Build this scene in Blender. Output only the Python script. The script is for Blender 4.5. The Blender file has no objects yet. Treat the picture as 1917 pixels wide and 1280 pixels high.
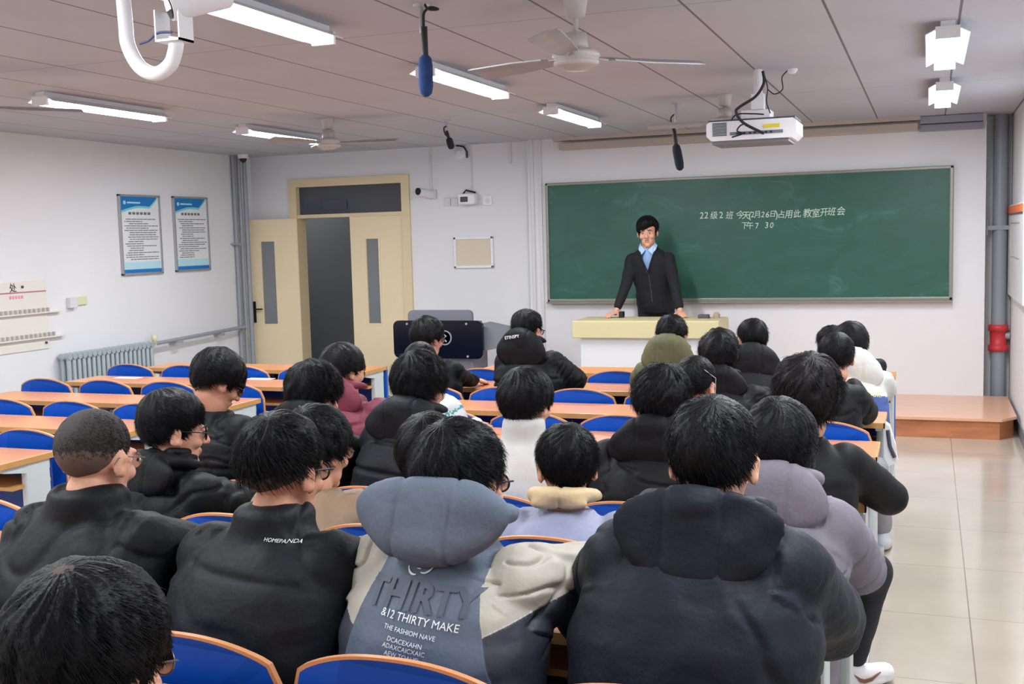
import bpy, bmesh, math, random
import numpy as np
from mathutils import Vector, Matrix
from mathutils.bvhtree import BVHTree
sc = bpy.context.scene
COL = sc.collection
random.seed(5)
PI = math.pi

# ------------------------------------------------------------------ camera
F = 2085.0; CX, CY = 958.5, 640.0
CAMPOS = np.array([0.0, 0.0, 1.78])
RX = np.array([0.93691035, 0.0076866, -0.34948522])
RY = np.array([0.34858065, -0.09569757, 0.93238056])
RZ = np.array([-0.02627805, -0.99538078, -0.09233945])
RW = np.array([RX, RY, RZ])            # world = RW @ (right, down, forward)
cd = bpy.data.cameras.new('camera'); cam = bpy.data.objects.new('camera', cd); COL.objects.link(cam)
cd.sensor_width = 36.0; cd.lens = F / 1917 * 36.0; cd.clip_start = 0.05; cd.clip_end = 100
r_, d_, f_ = RW[:, 0], RW[:, 1], RW[:, 2]
cam.matrix_world = Matrix(((r_[0], -d_[0], -f_[0], CAMPOS[0]), (r_[1], -d_[1], -f_[1], CAMPOS[1]),
                           (r_[2], -d_[2], -f_[2], CAMPOS[2]), (0, 0, 0, 1)))
sc.camera = cam
def at(px, py, axis, val):
    d = RW @ np.array([(px - CX) / F, (py - CY) / F, 1.0])
    k = (val - CAMPOS[axis]) / d[axis]
    return CAMPOS + k * d

# ------------------------------------------------------------------ world, exposure
sc.view_settings.view_transform = 'Standard'; sc.view_settings.look = 'None'
sc.view_settings.gamma = 1.0; sc.view_settings.exposure = 0.0; sc.view_settings.use_curve_mapping = False
w = bpy.data.worlds.new('world'); sc.world = w; w.use_nodes = True
w.node_tree.nodes['Background'].inputs[0].default_value = (0.55, 0.6, 0.75, 1)
w.node_tree.nodes['Background'].inputs[1].default_value = 0.15
try:
    sc.cycles.max_bounces = 8; sc.cycles.diffuse_bounces = 4; sc.cycles.glossy_bounces = 3
    sc.cycles.sample_clamp_indirect = 6.0; sc.cycles.use_denoising = True
except Exception: pass
LAMP_W = 41.0          # watts of each ceiling fixture's own area light

# ------------------------------------------------------------------ materials
def lin(c):
    return tuple(((v / 255) / 12.92 if v / 255 <= 0.04045 else ((v / 255 + 0.055) / 1.055) ** 2.4) for v in c)
MATS = {}
def mat(name, c, rough=0.6, metal=0.0, var=0.0, scale=8.0, bump=0.0, bscale=60.0, spec=0.5, emit=None, trans=0.0, coat=0.0, stretch=(1, 1, 1), sheen=0.0):
    if name in MATS: return MATS[name]
    m = bpy.data.materials.new(name); m.use_nodes = True
    nt = m.node_tree; b = nt.nodes['Principled BSDF']
    col = lin(c); b.inputs['Base Color'].default_value = (*col, 1)
    b.inputs['Roughness'].default_value = rough; b.inputs['Metallic'].default_value = metal
    b.inputs['Specular IOR Level'].default_value = spec
    if coat: b.inputs['Coat Weight'].default_value = coat; b.inputs['Coat Roughness'].default_value = 0.15
    if sheen: b.inputs['Sheen Weight'].default_value = sheen; b.inputs['Sheen Roughness'].default_value = 0.4
    if trans: b.inputs['Transmission Weight'].default_value = trans
    if emit: b.inputs['Emission Color'].default_value = (*lin(emit[0]), 1); b.inputs['Emission Strength'].default_value = emit[1]
    tc = nt.nodes.new('ShaderNodeTexCoord'); mp = nt.nodes.new('ShaderNodeMapping'); mp.inputs['Scale'].default_value = stretch
    nt.links.new(tc.outputs['Object'], mp.inputs['Vector'])
    nz = nt.nodes.new('ShaderNodeTexNoise'); nz.inputs['Scale'].default_value = scale; nz.inputs['Detail'].default_value = 4
    nt.links.new(mp.outputs['Vector'], nz.inputs['Vector'])
    if var:
        mx = nt.nodes.new('ShaderNodeMixRGB'); mx.blend_type = 'MULTIPLY'; mx.inputs['Fac'].default_value = 1
        rp = nt.nodes.new('ShaderNodeValToRGB')
        rp.color_ramp.elements[0].position = 0.3; rp.color_ramp.elements[1].position = 0.7
        lo, hi = 1 - var, 1 + var * 0.4
        rp.color_ramp.elements[0].color = (lo, lo, lo, 1); rp.color_ramp.elements[1].color = (hi, hi, hi, 1)
        nt.links.new(nz.outputs['Fac'], rp.inputs['Fac'])
        mx.inputs['Color1'].default_value = (*col, 1); nt.links.new(rp.outputs['Color'], mx.inputs['Color2'])
        nt.links.new(mx.outputs['Color'], b.inputs['Base Color'])
    if bump:
        n2 = nt.nodes.new('ShaderNodeTexNoise'); n2.inputs['Scale'].default_value = bscale; n2.inputs['Detail'].default_value = 3
        nt.links.new(mp.outputs['Vector'], n2.inputs['Vector'])
        bp = nt.nodes.new('ShaderNodeBump'); bp.inputs['Strength'].default_value = bump; bp.inputs['Distance'].default_value = 0.01
        nt.links.new(n2.outputs['Fac'], bp.inputs['Height']); nt.links.new(bp.outputs['Normal'], b.inputs['Normal'])
    MATS[name] = m
    return m

def line_grid_mat(name, base, line, axes, rough, var=0.06, coat=0.0, vscale=1.5):
    """flat colour with thin joint lines; axes = [(axis, pitch, offset, width)] in object metres"""
    m = bpy.data.materials.new(name); m.use_nodes = True; nt = m.node_tree; b = nt.nodes['Principled BSDF']
    b.inputs['Roughness'].default_value = rough
    if coat: b.inputs['Coat Weight'].default_value = coat; b.inputs['Coat Roughness'].default_value = 0.08
    tc = nt.nodes.new('ShaderNodeTexCoord'); sp = nt.nodes.new('ShaderNodeSeparateXYZ'); nt.links.new(tc.outputs['Object'], sp.inputs[0])
    fac = None
    for ax, pitch, off, wd in axes:
        def mth(op, a, bv):
            n = nt.nodes.new('ShaderNodeMath'); n.operation = op
            for i, v in enumerate((a, bv)):
                if v is None: continue
                if isinstance(v, (int, float)): n.inputs[i].default_value = v
                else: nt.links.new(v, n.inputs[i])
            return n.outputs[0]
        s = mth('SUBTRACT', sp.outputs[ax], off); s = mth('DIVIDE', s, pitch); s = mth('ADD', s, 1000.5); s = mth('FRACT', s, None)
        s = mth('SUBTRACT', s, 0.5); s = mth('ABSOLUTE', s, None); s = mth('LESS_THAN', s, wd / pitch / 2)
        fac = s if fac is None else mth('MAXIMUM', fac, s)
    nz = nt.nodes.new('ShaderNodeTexNoise'); nz.inputs['Scale'].default_value = vscale; nz.inputs['Detail'].default_value = 5
    nt.links.new(tc.outputs['Object'], nz.inputs['Vector'])
    rp = nt.nodes.new('ShaderNodeValToRGB'); c = lin(base)
    rp.color_ramp.elements[0].position = 0.35; rp.color_ramp.elements[1].position = 0.65
    rp.color_ramp.elements[0].color = (*[v * (1 - var) for v in c], 1); rp.color_ramp.elements[1].color = (*[v * (1 + var) for v in c], 1)
    nt.links.new(nz.outputs['Fac'], rp.inputs['Fac'])
    mx = nt.nodes.new('ShaderNodeMixRGB'); nt.links.new(fac, mx.inputs['Fac']); nt.links.new(rp.outputs['Color'], mx.inputs['Color1'])
    mx.inputs['Color2'].default_value = (*lin(line), 1); nt.links.new(mx.outputs['Color'], b.inputs['Base Color'])
    MATS[name] = m
    return m

M = dict(
    wall=mat('wall_paint', (226, 226, 227), 0.75, var=0.03, scale=1.2, bump=0.05, bscale=30),
    wood=mat('desk_laminate', (206, 138, 88), 0.32, var=0.10, scale=5, stretch=(0.6, 9, 9), coat=0.15),
    woodedge=mat('desk_edge_band', (190, 142, 82), 0.45, var=0.1, scale=12),
    rim=mat('plywood_rim', (206, 146, 100), 0.45, var=0.1, scale=20),
    blue=mat('blue_laminate', (6, 82, 196), 0.5, var=0.05, scale=3, spec=0.25),
    shade_blue=mat('blue_panel_shaded', (22, 56, 130), 0.5),  # darker blue carries the shade under the desktops in its colour
    bblue=mat('bright_blue_paint', (24, 92, 190), 0.45),
    steel=mat('grey_painted_steel', (190, 196, 196), 0.45, var=0.04, scale=6),
    dsteel=mat('dark_grey_steel', (90, 96, 102), 0.45),
    green=None,
    frame=mat('board_frame_metal', (140, 140, 128), 0.4, metal=0.3),
    cream=mat('cream_door_paint', (232, 214, 176), 0.5, var=0.03, scale=2),
    creamd=mat('cream_frame_paint', (222, 203, 164), 0.5),
    lect=mat('pale_yellow_laminate', (204, 192, 146), 0.45),
    lectb=mat('lectern_white', (214, 214, 212), 0.5),
    platf=mat('orange_wood_floor', (226, 172, 136), 0.28, var=0.12, scale=4, stretch=(1, 6, 1), coat=0.3),
    platr=mat('platform_riser_wood', (192, 122, 80), 0.35, var=0.25, scale=4, stretch=(1, 1, 5), coat=0.2),
    white=mat('white_plastic', (232, 232, 234), 0.4),
    offw=mat('offwhite_plastic', (214, 214, 214), 0.5),
    ivory=mat('ivory_plastic', (218, 215, 176), 0.5),
    black=mat('black_plastic', (18, 19, 22), 0.35),
    gloss=mat('black_glass_panel', (4, 4, 6), 0.2, coat=0.2),
    dgrey=mat('dark_grey_plastic', (70, 72, 80), 0.5),
    mgrey=mat('mid_grey_plastic', (118, 118, 126), 0.5),
    cable=mat('black_rubber', (28, 28, 32), 0.6),
    foam=mat('black_foam', (22, 26, 36), 0.95, bump=0.4, bscale=200),
    foam_flare=mat('flare_tinted_foam', (30, 56, 104), 0.95, bump=0.4, bscale=200),  # black foam with the blue lens flare put into its colour
    fan=mat('fan_enamel', (190, 184, 178), 0.35, var=0.08, scale=6),
    fanb=mat('fan_blade_metal', (160, 158, 160), 0.35, metal=0.1, var=0.1, scale=8),
    pipe=mat('grey_pipe_paint', (148, 154, 162), 0.4),
    radi=mat('radiator_paint', (168, 180, 184), 0.42, metal=0.15),
    red=mat('red_coupling_paint', (206, 58, 62), 0.45),
    tube=mat('lit_tube', (255, 255, 255), 0.5, emit=((232, 240, 255), 14.0)),
    refl=mat('lamp_reflector_enamel', (240, 242, 246), 0.3, emit=None),
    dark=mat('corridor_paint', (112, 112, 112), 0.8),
    darkg=mat('transom_glass', (70, 74, 80), 0.15, spec=0.6),
    slot=mat('door_glass', (120, 124, 126), 0.15),
    postw=mat('poster_paper', (222, 224, 224), 0.6),
    postb=mat('poster_blue', (10, 116, 186), 0.5),
    postc=mat('poster_cyan', (120, 205, 215), 0.5),
    postl=mat('poster_light_blue', (178, 218, 228), 0.5),
    ink=mat('poster_ink', (110, 112, 112), 0.7),
    inkd=mat('dark_ink', (70, 74, 82), 0.7),
    pink=mat('pink_ink', (224, 150, 165), 0.7),
    redl=mat('red_rule_ink', (176, 120, 120), 0.7),
    alu=mat('silver_frame', (176, 178, 182), 0.35, metal=0.6),
    acr=mat('cream_acrylic', (226, 222, 210), 0.35),
    acrd=mat('grey_divider', (188, 184, 174), 0.5),
    cork=mat('beige_pinboard', (216, 202, 180), 0.8),
    housing=mat('screen_housing', (188, 174, 158), 0.5),
    housingg=mat('screen_rail_grey', (150, 150, 164), 0.45),
    orange=mat('orange_print', (232, 118, 58), 0.6),
    chalk=mat('chalk', (206, 222, 212), 0.9),
    yellow=mat('yellow_label', (222, 200, 50), 0.6),
    fadehair=mat('faded_hair', (92, 74, 67), 0.7, var=0.3, scale=12, bump=0.2, bscale=260, spec=.3),
    buzzhair=mat('cropped_hair', (50, 44, 43), 0.7, var=0.35, scale=9, bump=0.3, bscale=260, spec=.3),
    skin=mat('skin', (214, 158, 130), 0.5, var=0.06, scale=14, spec=0.4),
    skint=mat('skin_tan', (196, 140, 112), 0.5, var=0.06, scale=14, spec=0.4),
    lip=mat('lip_skin', (186, 122, 106), 0.5),
    hair=mat('black_hair', (10, 10, 13), 0.5, var=0.4, scale=14, bump=0.3, bscale=120, spec=0.16),
    hairbr=mat('dark_brown_hair', (20, 16, 17), 0.5, var=0.4, scale=14, bump=0.3, bscale=120, spec=.16),
    eyew=mat('eye_white', (225, 222, 218), 0.3),
    eyed=mat('iris_dark', (30, 22, 20), 0.2),
    lens=mat('lens_glass', (200, 205, 215), 0.03, trans=0.95, spec=0.6),
    gold=mat('thin_metal_frame', (120, 110, 100), 0.3, metal=0.7),
)
M['ceil'] = line_grid_mat('ceiling_panels', (184, 186, 194), (110, 106, 106), [(0, 0.5955, -0.458, 0.013), (1, 3.62, 5.15, 0.006)], 0.7, 0.03)
M['floor'] = line_grid_mat('beige_floor_tiles', (184, 172, 156), (132, 120, 106), [(0, 0.8, 0.19, 0.006), (1, 0.8, 0.55, 0.004)], 0.16, 0.05, coat=0.35, vscale=2.5)

def board_mat():
    m = bpy.data.materials.new('green_chalkboard'); m.use_nodes = True; nt = m.node_tree; b = nt.nodes['Principled BSDF']
    b.inputs['Roughness'].default_value = 0.45
    tc = nt.nodes.new('ShaderNodeTexCoord'); mp = nt.nodes.new('ShaderNodeMapping'); mp.inputs['Scale'].default_value = (1, 1, 2.2)
    nt.links.new(tc.outputs['Object'], mp.inputs['Vector'])
    n1 = nt.nodes.new('ShaderNodeTexNoise'); n1.inputs['Scale'].default_value = 1.6; n1.inputs['Detail'].default_value = 7; n1.inputs['Roughness'].default_value = 0.7; n1.inputs['Distortion'].default_value = 1.2
    nt.links.new(mp.outputs['Vector'], n1.inputs['Vector'])
    rp = nt.nodes.new('ShaderNodeValToRGB'); e = rp.color_ramp.elements
    e[0].position = 0.3; e[0].color = (*lin((28, 80, 64)), 1); e[1].position = 0.78; e[1].color = (*lin((74, 124, 108)), 1)
    k = e.new(0.58); k.color = (*lin((38, 90, 74)), 1)
    nt.links.new(n1.outputs['Fac'], rp.inputs['Fac']); nt.links.new(rp.outputs['Color'], b.inputs['Base Color'])
    return m
M['green'] = board_mat()

# ------------------------------------------------------------------ mesh collector
def npm(verts, faces, name, mats, parent=None, base=None, midx=None, smooth=True):
    """verts (n,3) array in world metres, faces list -> object; base = world origin of the thing"""
    me = bpy.data.meshes.new(name)
    v = np.asarray(verts, float)
    if base is not None: v = v - np.asarray(base, float)
    if isinstance(faces, np.ndarray) and faces.ndim == 2:
        n, k = faces.shape
        me.vertices.add(len(v)); me.vertices.foreach_set('co', v.astype(np.float32).ravel())
        me.loops.add(n * k); me.loops.foreach_set('vertex_index', faces.astype(np.int32).ravel())
        me.polygons.add(n); me.polygons.foreach_set('loop_start', np.arange(0, n * k, k, dtype=np.int32))
        me.polygons.foreach_set('loop_total', np.full(n, k, np.int32))
        me.update(calc_edges=True)
    else:
        me.from_pydata([tuple(p) for p in v], [], [tuple(int(i) for i in f) for f in faces]); me.update()
    if not isinstance(mats, (list, tuple)): mats = [mats]
    for m in mats: me.materials.append(m)
    if midx is not None: me.polygons.foreach_set('material_index', np.asarray(midx, np.int32))
    if isinstance(smooth, (bool, int)): me.polygons.foreach_set('use_smooth', np.full(len(me.polygons), bool(smooth)))
    else: me.polygons.foreach_set('use_smooth', np.asarray(smooth, bool))
    me.validate()
    o = bpy.data.objects.new(name, me); COL.objects.link(o)
    if parent is not None: o.parent = parent
    elif base is not None: o.location = tuple(base)
    return o

class MB:
    def __init__(s): s.v = []; s.f = []; s.s = []; s.m = []
    def add(s, verts, faces, smooth=False, mi=0):
        k = len(s.v); s.v += [tuple(map(float, p)) for p in verts]
        for f in faces: s.f.append(tuple(i + k for i in f)); s.s.append(smooth); s.m.append(mi)
        return s
    def box(s, x0, x1, y0, y1, z0, z1, mi=0, bev=0.0):
        if bev > 0:
            bm = bmesh.new(); bmesh.ops.create_cube(bm, size=1)
            for v in bm.verts: v.co = Vector(((x0 + x1) / 2 + v.co.x * (x1 - x0), (y0 + y1) / 2 + v.co.y * (y1 - y0), (z0 + z1) / 2 + v.co.z * (z1 - z0)))
            bmesh.ops.bevel(bm, geom=bm.edges[:], offset=bev, segments=2, affect='EDGES', profile=0.6)
            bm.verts.index_update()
            s.add([v.co for v in bm.verts], [[v.index for v in f.verts] for f in bm.faces], False, mi); bm.free(); return s
        v = [(x, y, z) for z in (z0, z1) for y in (y0, y1) for x in (x0, x1)]
        return s.add(v, [(0, 2, 3, 1), (4, 5, 7, 6), (0, 1, 5, 4), (2, 6, 7, 3), (0, 4, 6, 2), (1, 3, 7, 5)], False, mi)
    def tube(s, pts, r, n=10, mi=0, cap=True, smooth=True):
        P = [np.array(p, float) for p in pts]; rs = r if isinstance(r, (list, tuple)) else [r] * len(P)
        ring = []; prev = None
        for i, p in enumerate(P):
            t = (P[min(i + 1, len(P) - 1)] - P[max(i - 1, 0)]); t = t / (np.linalg.norm(t) + 1e-12)
            if prev is None:
                a = np.array([0, 0, 1.0]) if abs(t[2]) < 0.9 else np.array([1.0, 0, 0])
                u = np.cross(t, a)
            else: u = prev - t * (prev @ t)
            u /= np.linalg.norm(u) + 1e-12; prev = u; wv = np.cross(t, u)
            ring.append([p + rs[i] * (math.cos(2 * PI * k / n) * u + math.sin(2 * PI * k / n) * wv) for k in range(n)])
        v = [q for rg in ring for q in rg]
        f = [(i * n + k, i * n + (k + 1) % n, (i + 1) * n + (k + 1) % n, (i + 1) * n + k) for i in range(len(P) - 1) for k in range(n)]
        s.add(v, f, smooth, mi)
        if cap:
            s.add(ring[0], [tuple(range(n - 1, -1, -1))], False, mi); s.add(ring[-1], [tuple(range(n))], False, mi)
        return s
    def lathe(s, c, prof, n=24, mi=0, axis='z', smooth=True):
        """prof = [(r, h)] around a vertical (or y) axis through c"""
        v = []
        for r, h in prof:
            for k in range(n):
                a = 2 * PI * k / n; x, y = r * math.cos(a), r * math.sin(a)
                v.append((c[0] + x, c[1] + y, c[2] + h) if axis == 'z' else ((c[0] + x, c[1] + h, c[2] + y) if axis == 'y' else (c[0] + h, c[1] + x, c[2] + y)))
        f = [(i * n + k, i * n + (k + 1) % n, (i + 1) * n + (k + 1) % n, (i + 1) * n + k) for i in range(len(prof) - 1) for k in range(n)]
        s.add(v, f, smooth, mi)
        s.add(v[:n], [tuple(range(n - 1, -1, -1))], False, mi); s.add(v[-n:], [tuple(range(n))], False, mi)
        return s
    def prism(s, poly, d0, d1, plane='xz', mi=0, mside=None):
        """poly of 2-D points extruded along the missing axis from d0 to d1"""
        n = len(poly)
        def P(a, b, d): return {'xz': (a, d, b), 'xy': (a, b, d), 'yz': (d, a, b)}[plane]
        v = [P(a, b, d0) for a, b in poly] + [P(a, b, d1) for a, b in poly]
        s.add(v, [tuple(range(n))], False, mi); s.add(v, [tuple(range(2 * n - 1, n - 1, -1))], False, mi)
        s.add(v, [(i, (i + 1) % n, n + (i + 1) % n, n + i) for i in range(n)], False, mi if mside is None else mside)
        return s
    def build(s, name, mats, parent=None, base=None):
        o = npm(s.v, s.f, name, mats, parent, base, s.m, s.s)
        bm = bmesh.new(); bm.from_mesh(o.data); bmesh.ops.recalc_face_normals(bm, faces=bm.faces[:]); bm.to_mesh(o.data); bm.free()
        return o

def empty(name, loc, label=None, cat=None, group=None):
    o = bpy.data.objects.new(name, None); COL.objects.link(o); o.location = tuple(float(v) for v in loc); o.empty_display_size = 0.1
    return tag(o, label, cat, group)
def tag(o, label=None, cat=None, group=None, kind=None):
    if label: o['label'] = label
    if cat: o['category'] = cat
    if group: o['group'] = group
    if kind: o['kind'] = kind
    return o
def copy_tree(o, parent=None):
    c = o.copy(); COL.objects.link(c); c.parent = parent
    for ch in list(o.children): copy_tree(ch, c)
    return c
def struct(name, mb, m): return tag(mb.build(name, m), kind='structure')

# ------------------------------------------------------------------ the room
XL, XR, YD, YB, CZ = -7.55, 0.74, 11.45, 11.36, 2.82
YBACK = -1.9
struct('floor', MB().box(XL - .1, XR + .1, YBACK - .1, YD + 2.4, -0.1, 0), M['floor'])
struct('ceiling', MB().box(XL - .1, XR + .1, YBACK - .1, YD + .3, CZ, CZ + .1), M['ceil'])
struct('wall_left', MB().box(XL - .1, XL, YBACK - .1, YD, 0, CZ), M['wall'])
struct('wall_right', MB().box(XR, XR + .1, YBACK - .1, YD + .3, 0, CZ), M['wall'])
struct('wall_back', MB().box(XL - .1, XR + .1, YBACK - .1, YBACK, 0, CZ), M['wall'])
DX0, DX1, DZ = -6.93, -5.57, 2.44       # clear opening inside the door frame
struct('wall_door', MB().box(XL - .1, -7.02, YD, YD + .15, 0, CZ).box(-5.48, -3.9, YD, YD + .15, 0, CZ).box(-7.02, -5.48, YD, YD + .15, 2.53, CZ), M['wall'])
struct('wall_front', MB().box(-4.03, 0.5, YB, YB + .4, 0, CZ), M['wall'])
struct('wall_alcove', MB().box(0.5, XR + .1, 11.7, 11.8, 0, CZ), M['wall'])
# dim corridor beyond the open door
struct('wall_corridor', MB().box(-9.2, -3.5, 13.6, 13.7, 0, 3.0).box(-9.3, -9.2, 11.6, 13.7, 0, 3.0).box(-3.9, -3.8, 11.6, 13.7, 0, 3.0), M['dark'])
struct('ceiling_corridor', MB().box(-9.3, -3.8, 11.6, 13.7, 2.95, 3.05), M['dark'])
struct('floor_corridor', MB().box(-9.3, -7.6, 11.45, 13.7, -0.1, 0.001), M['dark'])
struct('baseboard_right', MB().box(XR - .012, XR, 8.5, 11.7, 0, .12), M['mgrey'])
struct('trim_1', MB().box(-3.99, -3.96, YB - .02, YB, 0, CZ).box(-3.90, -3.87, YB - .02, YB, 0, CZ), M['offw'])

# door frame and leaves
fr = MB()
y0, y1 = YD - .03, YD + .17
fr.box(-7.03, -6.93, y0, y1, 0, 2.53).box(-5.57, -5.47, y0, y1, 0, 2.53).box(-6.93, -5.57, y0, y1, 2.44, 2.53).box(-6.93, -5.57, y0 + .02, y1, 2.08, 2.12)
door = fr.build('door_1', M['creamd']); tag(door, kind='structure')
MB().box(-6.93, -5.57, YD + .05, YD + .06, 2.12, 2.44).build('transom_pane', M['darkg'], door)
MB().box(-6.62, -6.3, YD + .035, YD + .045, 2.17, 2.28).build('transom_sticker', M['dgrey'], door)
def leaf(x0, x1, ly):
    mb = MB(); a, b = x0 + (x1 - x0) * .30, x0 + (x1 - x0) * .53
    mb.box(x0, a, ly, ly + .045, 0.01, 2.08).box(b, x1, ly, ly + .045, 0.01, 2.08).box(a, b, ly, ly + .045, 0.01, .85).box(a, b, ly, ly + .045, 1.82, 2.08)
    mb.box(a - .02, b + .02, ly - .006, ly, .83, .85).box(a - .02, b + .02, ly - .006, ly, 1.82, 1.84).box(a - .02, a, ly - .006, ly, .85, 1.82).box(b, b + .02, ly - .006, ly, .85, 1.82)
    return mb, a, b
mb, a, b = leaf(-6.25, -5.575, YD + .0)
dr = tag(mb.build('door_2', M['cream']), kind='structure')
MB().box(a, b, YD + .018, YD + .028, .85, 1.82).build('door_pane', M['slot'], dr)
# the left leaf stands open, swung into the room against the left corner
hx, hy = -6.935, YD - .035
base = (hx, hy, 0)
mb = MB(); L = .70
def LF(x0, x1, z0, z1, ya=0, yb=.045): mb.box(x0, x1, ya, yb, z0, z1)
LF(-L, -.44, .01, 2.08); LF(-.28, 0, .01, 2.08); LF(-.44, -.28, .01, .85); LF(-.44, -.28, 1.82, 2.08)
LF(-.46, -.26, .83, .85, -.006, 0); LF(-.46, -.26, 1.82, 1.84, -.006, 0)
dl = tag(mb.build('door_3', M['cream']), kind='structure')
dl.location = base; dl.rotation_euler = (0, 0, math.radians(14))
MB().box(-.44, -.28, .018, .028, .85, 1.82).build('door_pane', M['slot'], dl)
MB().box(-.575, -.535, -.014, 0, .87, 1.12).tube([(-.555, -.012, 1.03), (-.555, -.05, 1.03), (-.44, -.055, 1.03)], .009).build('door_handle', M['black'], dl)

# ------------------------------------------------------------------ platform
pf = MB(); poly = [(-3.75, YB), (-3.75, 10.0), (.58, 10.0), (.70, 10.18), (.70, YB)]
o = empty('platform', (-1.5, 10.6, 0), 'low orange wooden teaching platform under the blackboard', 'platform')
pf.prism([(x, y + .012 if y < 11 else y) for x, y in poly[:2]] + [(.57, 10.012), (.685, 10.185), (.685, YB)], 0, .155, 'xy').build('riser', M['platr'], o, (-1.5, 10.6, 0))
MB().prism([(-3.76, YB), (-3.76, 9.985), (.585, 9.985), (.71, 10.17), (.71, YB)], .155, .178, 'xy').build('top', M['platf'], o, (-1.5, 10.6, 0))

# ------------------------------------------------------------------ blackboard
bx0, bx1, bz0, bz1 = -3.82, .22, 1.09, 2.355; bb = (-1.8, YB, 1.09)
o = empty('blackboard', bb, 'wide green chalkboard with a grey metal frame on the front wall', 'blackboard')
MB().box(bx0 + .03, bx1 - .03, YB - .035, YB, bz0 + .03, bz1 - .03).build('writing_surface', M['green'], o, bb)
fm = MB().box(bx0, bx1, YB - .05, YB, bz1 - .03, bz1, bev=.008).box(bx0, bx1, YB - .05, YB, bz0, bz0 + .035, bev=.008)
fm.box(bx0, bx0 + .03, YB - .05, YB, bz0, bz1, bev=.008).box(bx1 - .035, bx1, YB - .05, YB, bz0, bz1, bev=.008)
fm.build('frame', M['frame'], o, bb)
MB().box(bx0, bx1, YB - .09, YB - .04, bz0 - .012, bz0 + .002).build('chalk_ledge', M['frame'], o, bb)

def text_mesh(body, size, extrude=0.0, offset=0.0, shear=0.0):
    cu = bpy.data.curves.new('t', 'FONT'); cu.body = body; cu.size = size; cu.extrude = extrude; cu.offset = offset; cu.shear = shear
    cu.align_x = 'CENTER'; cu.align_y = 'CENTER'; cu.resolution_u = 3
    ob = bpy.data.objects.new('t', cu); COL.objects.link(ob)
    dg = bpy.context.evaluated_depsgraph_get(); me = bpy.data.meshes.new_from_object(ob.evaluated_get(dg))
    v = np.array([tuple(p.co) for p in me.vertices]).reshape(-1, 3); f = [tuple(p.vertices) for p in me.polygons]
    bpy.data.objects.remove(ob); bpy.data.curves.remove(cu); bpy.data.meshes.remove(me)
    return v, f
def put_text(chars, Y, name, m, parent, bs):
    """chars = [(char, px, py, pixel height)] written flat on the plane y = Y"""
    mb = MB()
    for ch, px, py, hp in chars:
        p = at(px, py, 1, Y); q = at(px, py + hp, 1, Y); h = p[2] - q[2]
        v, f = text_mesh(ch, h * (1.15 if ch in '0123456789()' else .98), 0.0006, 0.0, random.uniform(.0, .2))
        if len(v) == 0: continue
        a = random.uniform(-.06, .06); ca, sa = math.cos(a), math.sin(a)
        x, y = v[:, 0] * .92, v[:, 1]
        mb.add(np.c_[p[0] + ca * x - sa * y, Y + 0 * x - v[:, 2], p[2] + sa * x + ca * y], f)
    return mb.build(name, m, parent, bs)
row1 = [('2', 1313, 404, 15), ('2', 1321.5, 403.5, 15), ('级', 1336, 404, 16), ('2', 1350, 403, 15), ('班', 1365, 404, 16), ('今', 1384, 403, 17), ('天', 1396, 404, 17),
        ('(', 1403.5, 403, 16), ('2', 1409, 402, 13), ('月', 1418, 402, 15), ('2', 1427.5, 402, 13), ('6', 1436, 402, 14), ('日', 1446, 401, 14), (')', 1454, 401, 17),
        ('占', 1462.5, 402, 16), ('用', 1476, 402, 17), ('此', 1492, 401, 16), ('教', 1511, 400, 18), ('室', 1527, 400, 18), ('开', 1542, 398, 17), ('班', 1556, 397, 17), ('会', 1574, 396, 18)]
row2 = [('下', 1394, 423, 15), ('午', 1404, 423, 15), ('7', 1417, 423, 13), ('3', 1435, 422, 14), ('0', 1444, 422, 13)]
put_text(row1 + row2, YB - .0365, 'chalk_writing', M['chalk'], o, bb)

# screen housing above the board
o = empty('projection_screen_housing', (-1.8, YB - .1, 2.75), 'long beige projection screen housing under the ceiling above the chalkboard', 'projection screen')
hb = (-1.8, YB - .1, 2.75)
MB().box(-3.64, -.1, YB - .10, YB, 2.69, 2.765, bev=.01).build('casing', M['housing'], o, hb)
MB().box(-3.7, -.08, YB - .12, YB, 2.785, 2.82).build('mounting_rail', M['housing'], o, hb)
MB().box(-.08, .47, YB - .10, YB, 2.75, 2.815).box(-.08, .47, YB - .06, YB, 2.68, 2.74).build('end_section', M['housingg'], o, hb)

# ------------------------------------------------------------------ lectern and things on it
LX0, LX1, LY0, LY1, LZ = -3.18, -1.78, 10.12, 10.66, .985
lb = (-2.45, 10.4, .178)
o = empty('lectern', lb, 'pale yellow topped lectern with white body on the wooden platform', 'lectern')
MB().box(LX0, LX1, LY0, LY1, LZ - .165, LZ, bev=.01).build('top', M['lect'], o, lb)
MB().box(LX0 + .07, LX1 - .10, LY0 + .05, LY1 - .02, .178, LZ - .165).build('body', M['lectb'], o, lb)
p = at(1167, 594, 1, 10.6)
MB().box(p[0] - .02, p[0] + .02, 10.5, 10.58, LZ, LZ + .06, bev=.006).build('stopwatch', M['black'])
tag(bpy.data.objects['stopwatch'], 'small black box standing on the lectern between the hands', 'small box'); bpy.data.objects['stopwatch'].name = 'black_box'
mb = MB().box(-2.03, -1.93, 10.42, 10.5, LZ, LZ + .035, bev=.006)
tag(mb.build('phone', M['dgrey']), 'dark phone lying on the lectern beside the right hand', 'phone')
tag(MB().lathe((-1.86, 10.46, LZ), [(.03, 0), (.035, .03), (.02, .055), (.0, .06)]).build('chalk_eraser', mat('tan_felt', (160, 140, 120), .9)), 'small tan rounded lump at the right end of the lectern top', 'eraser')

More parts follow.
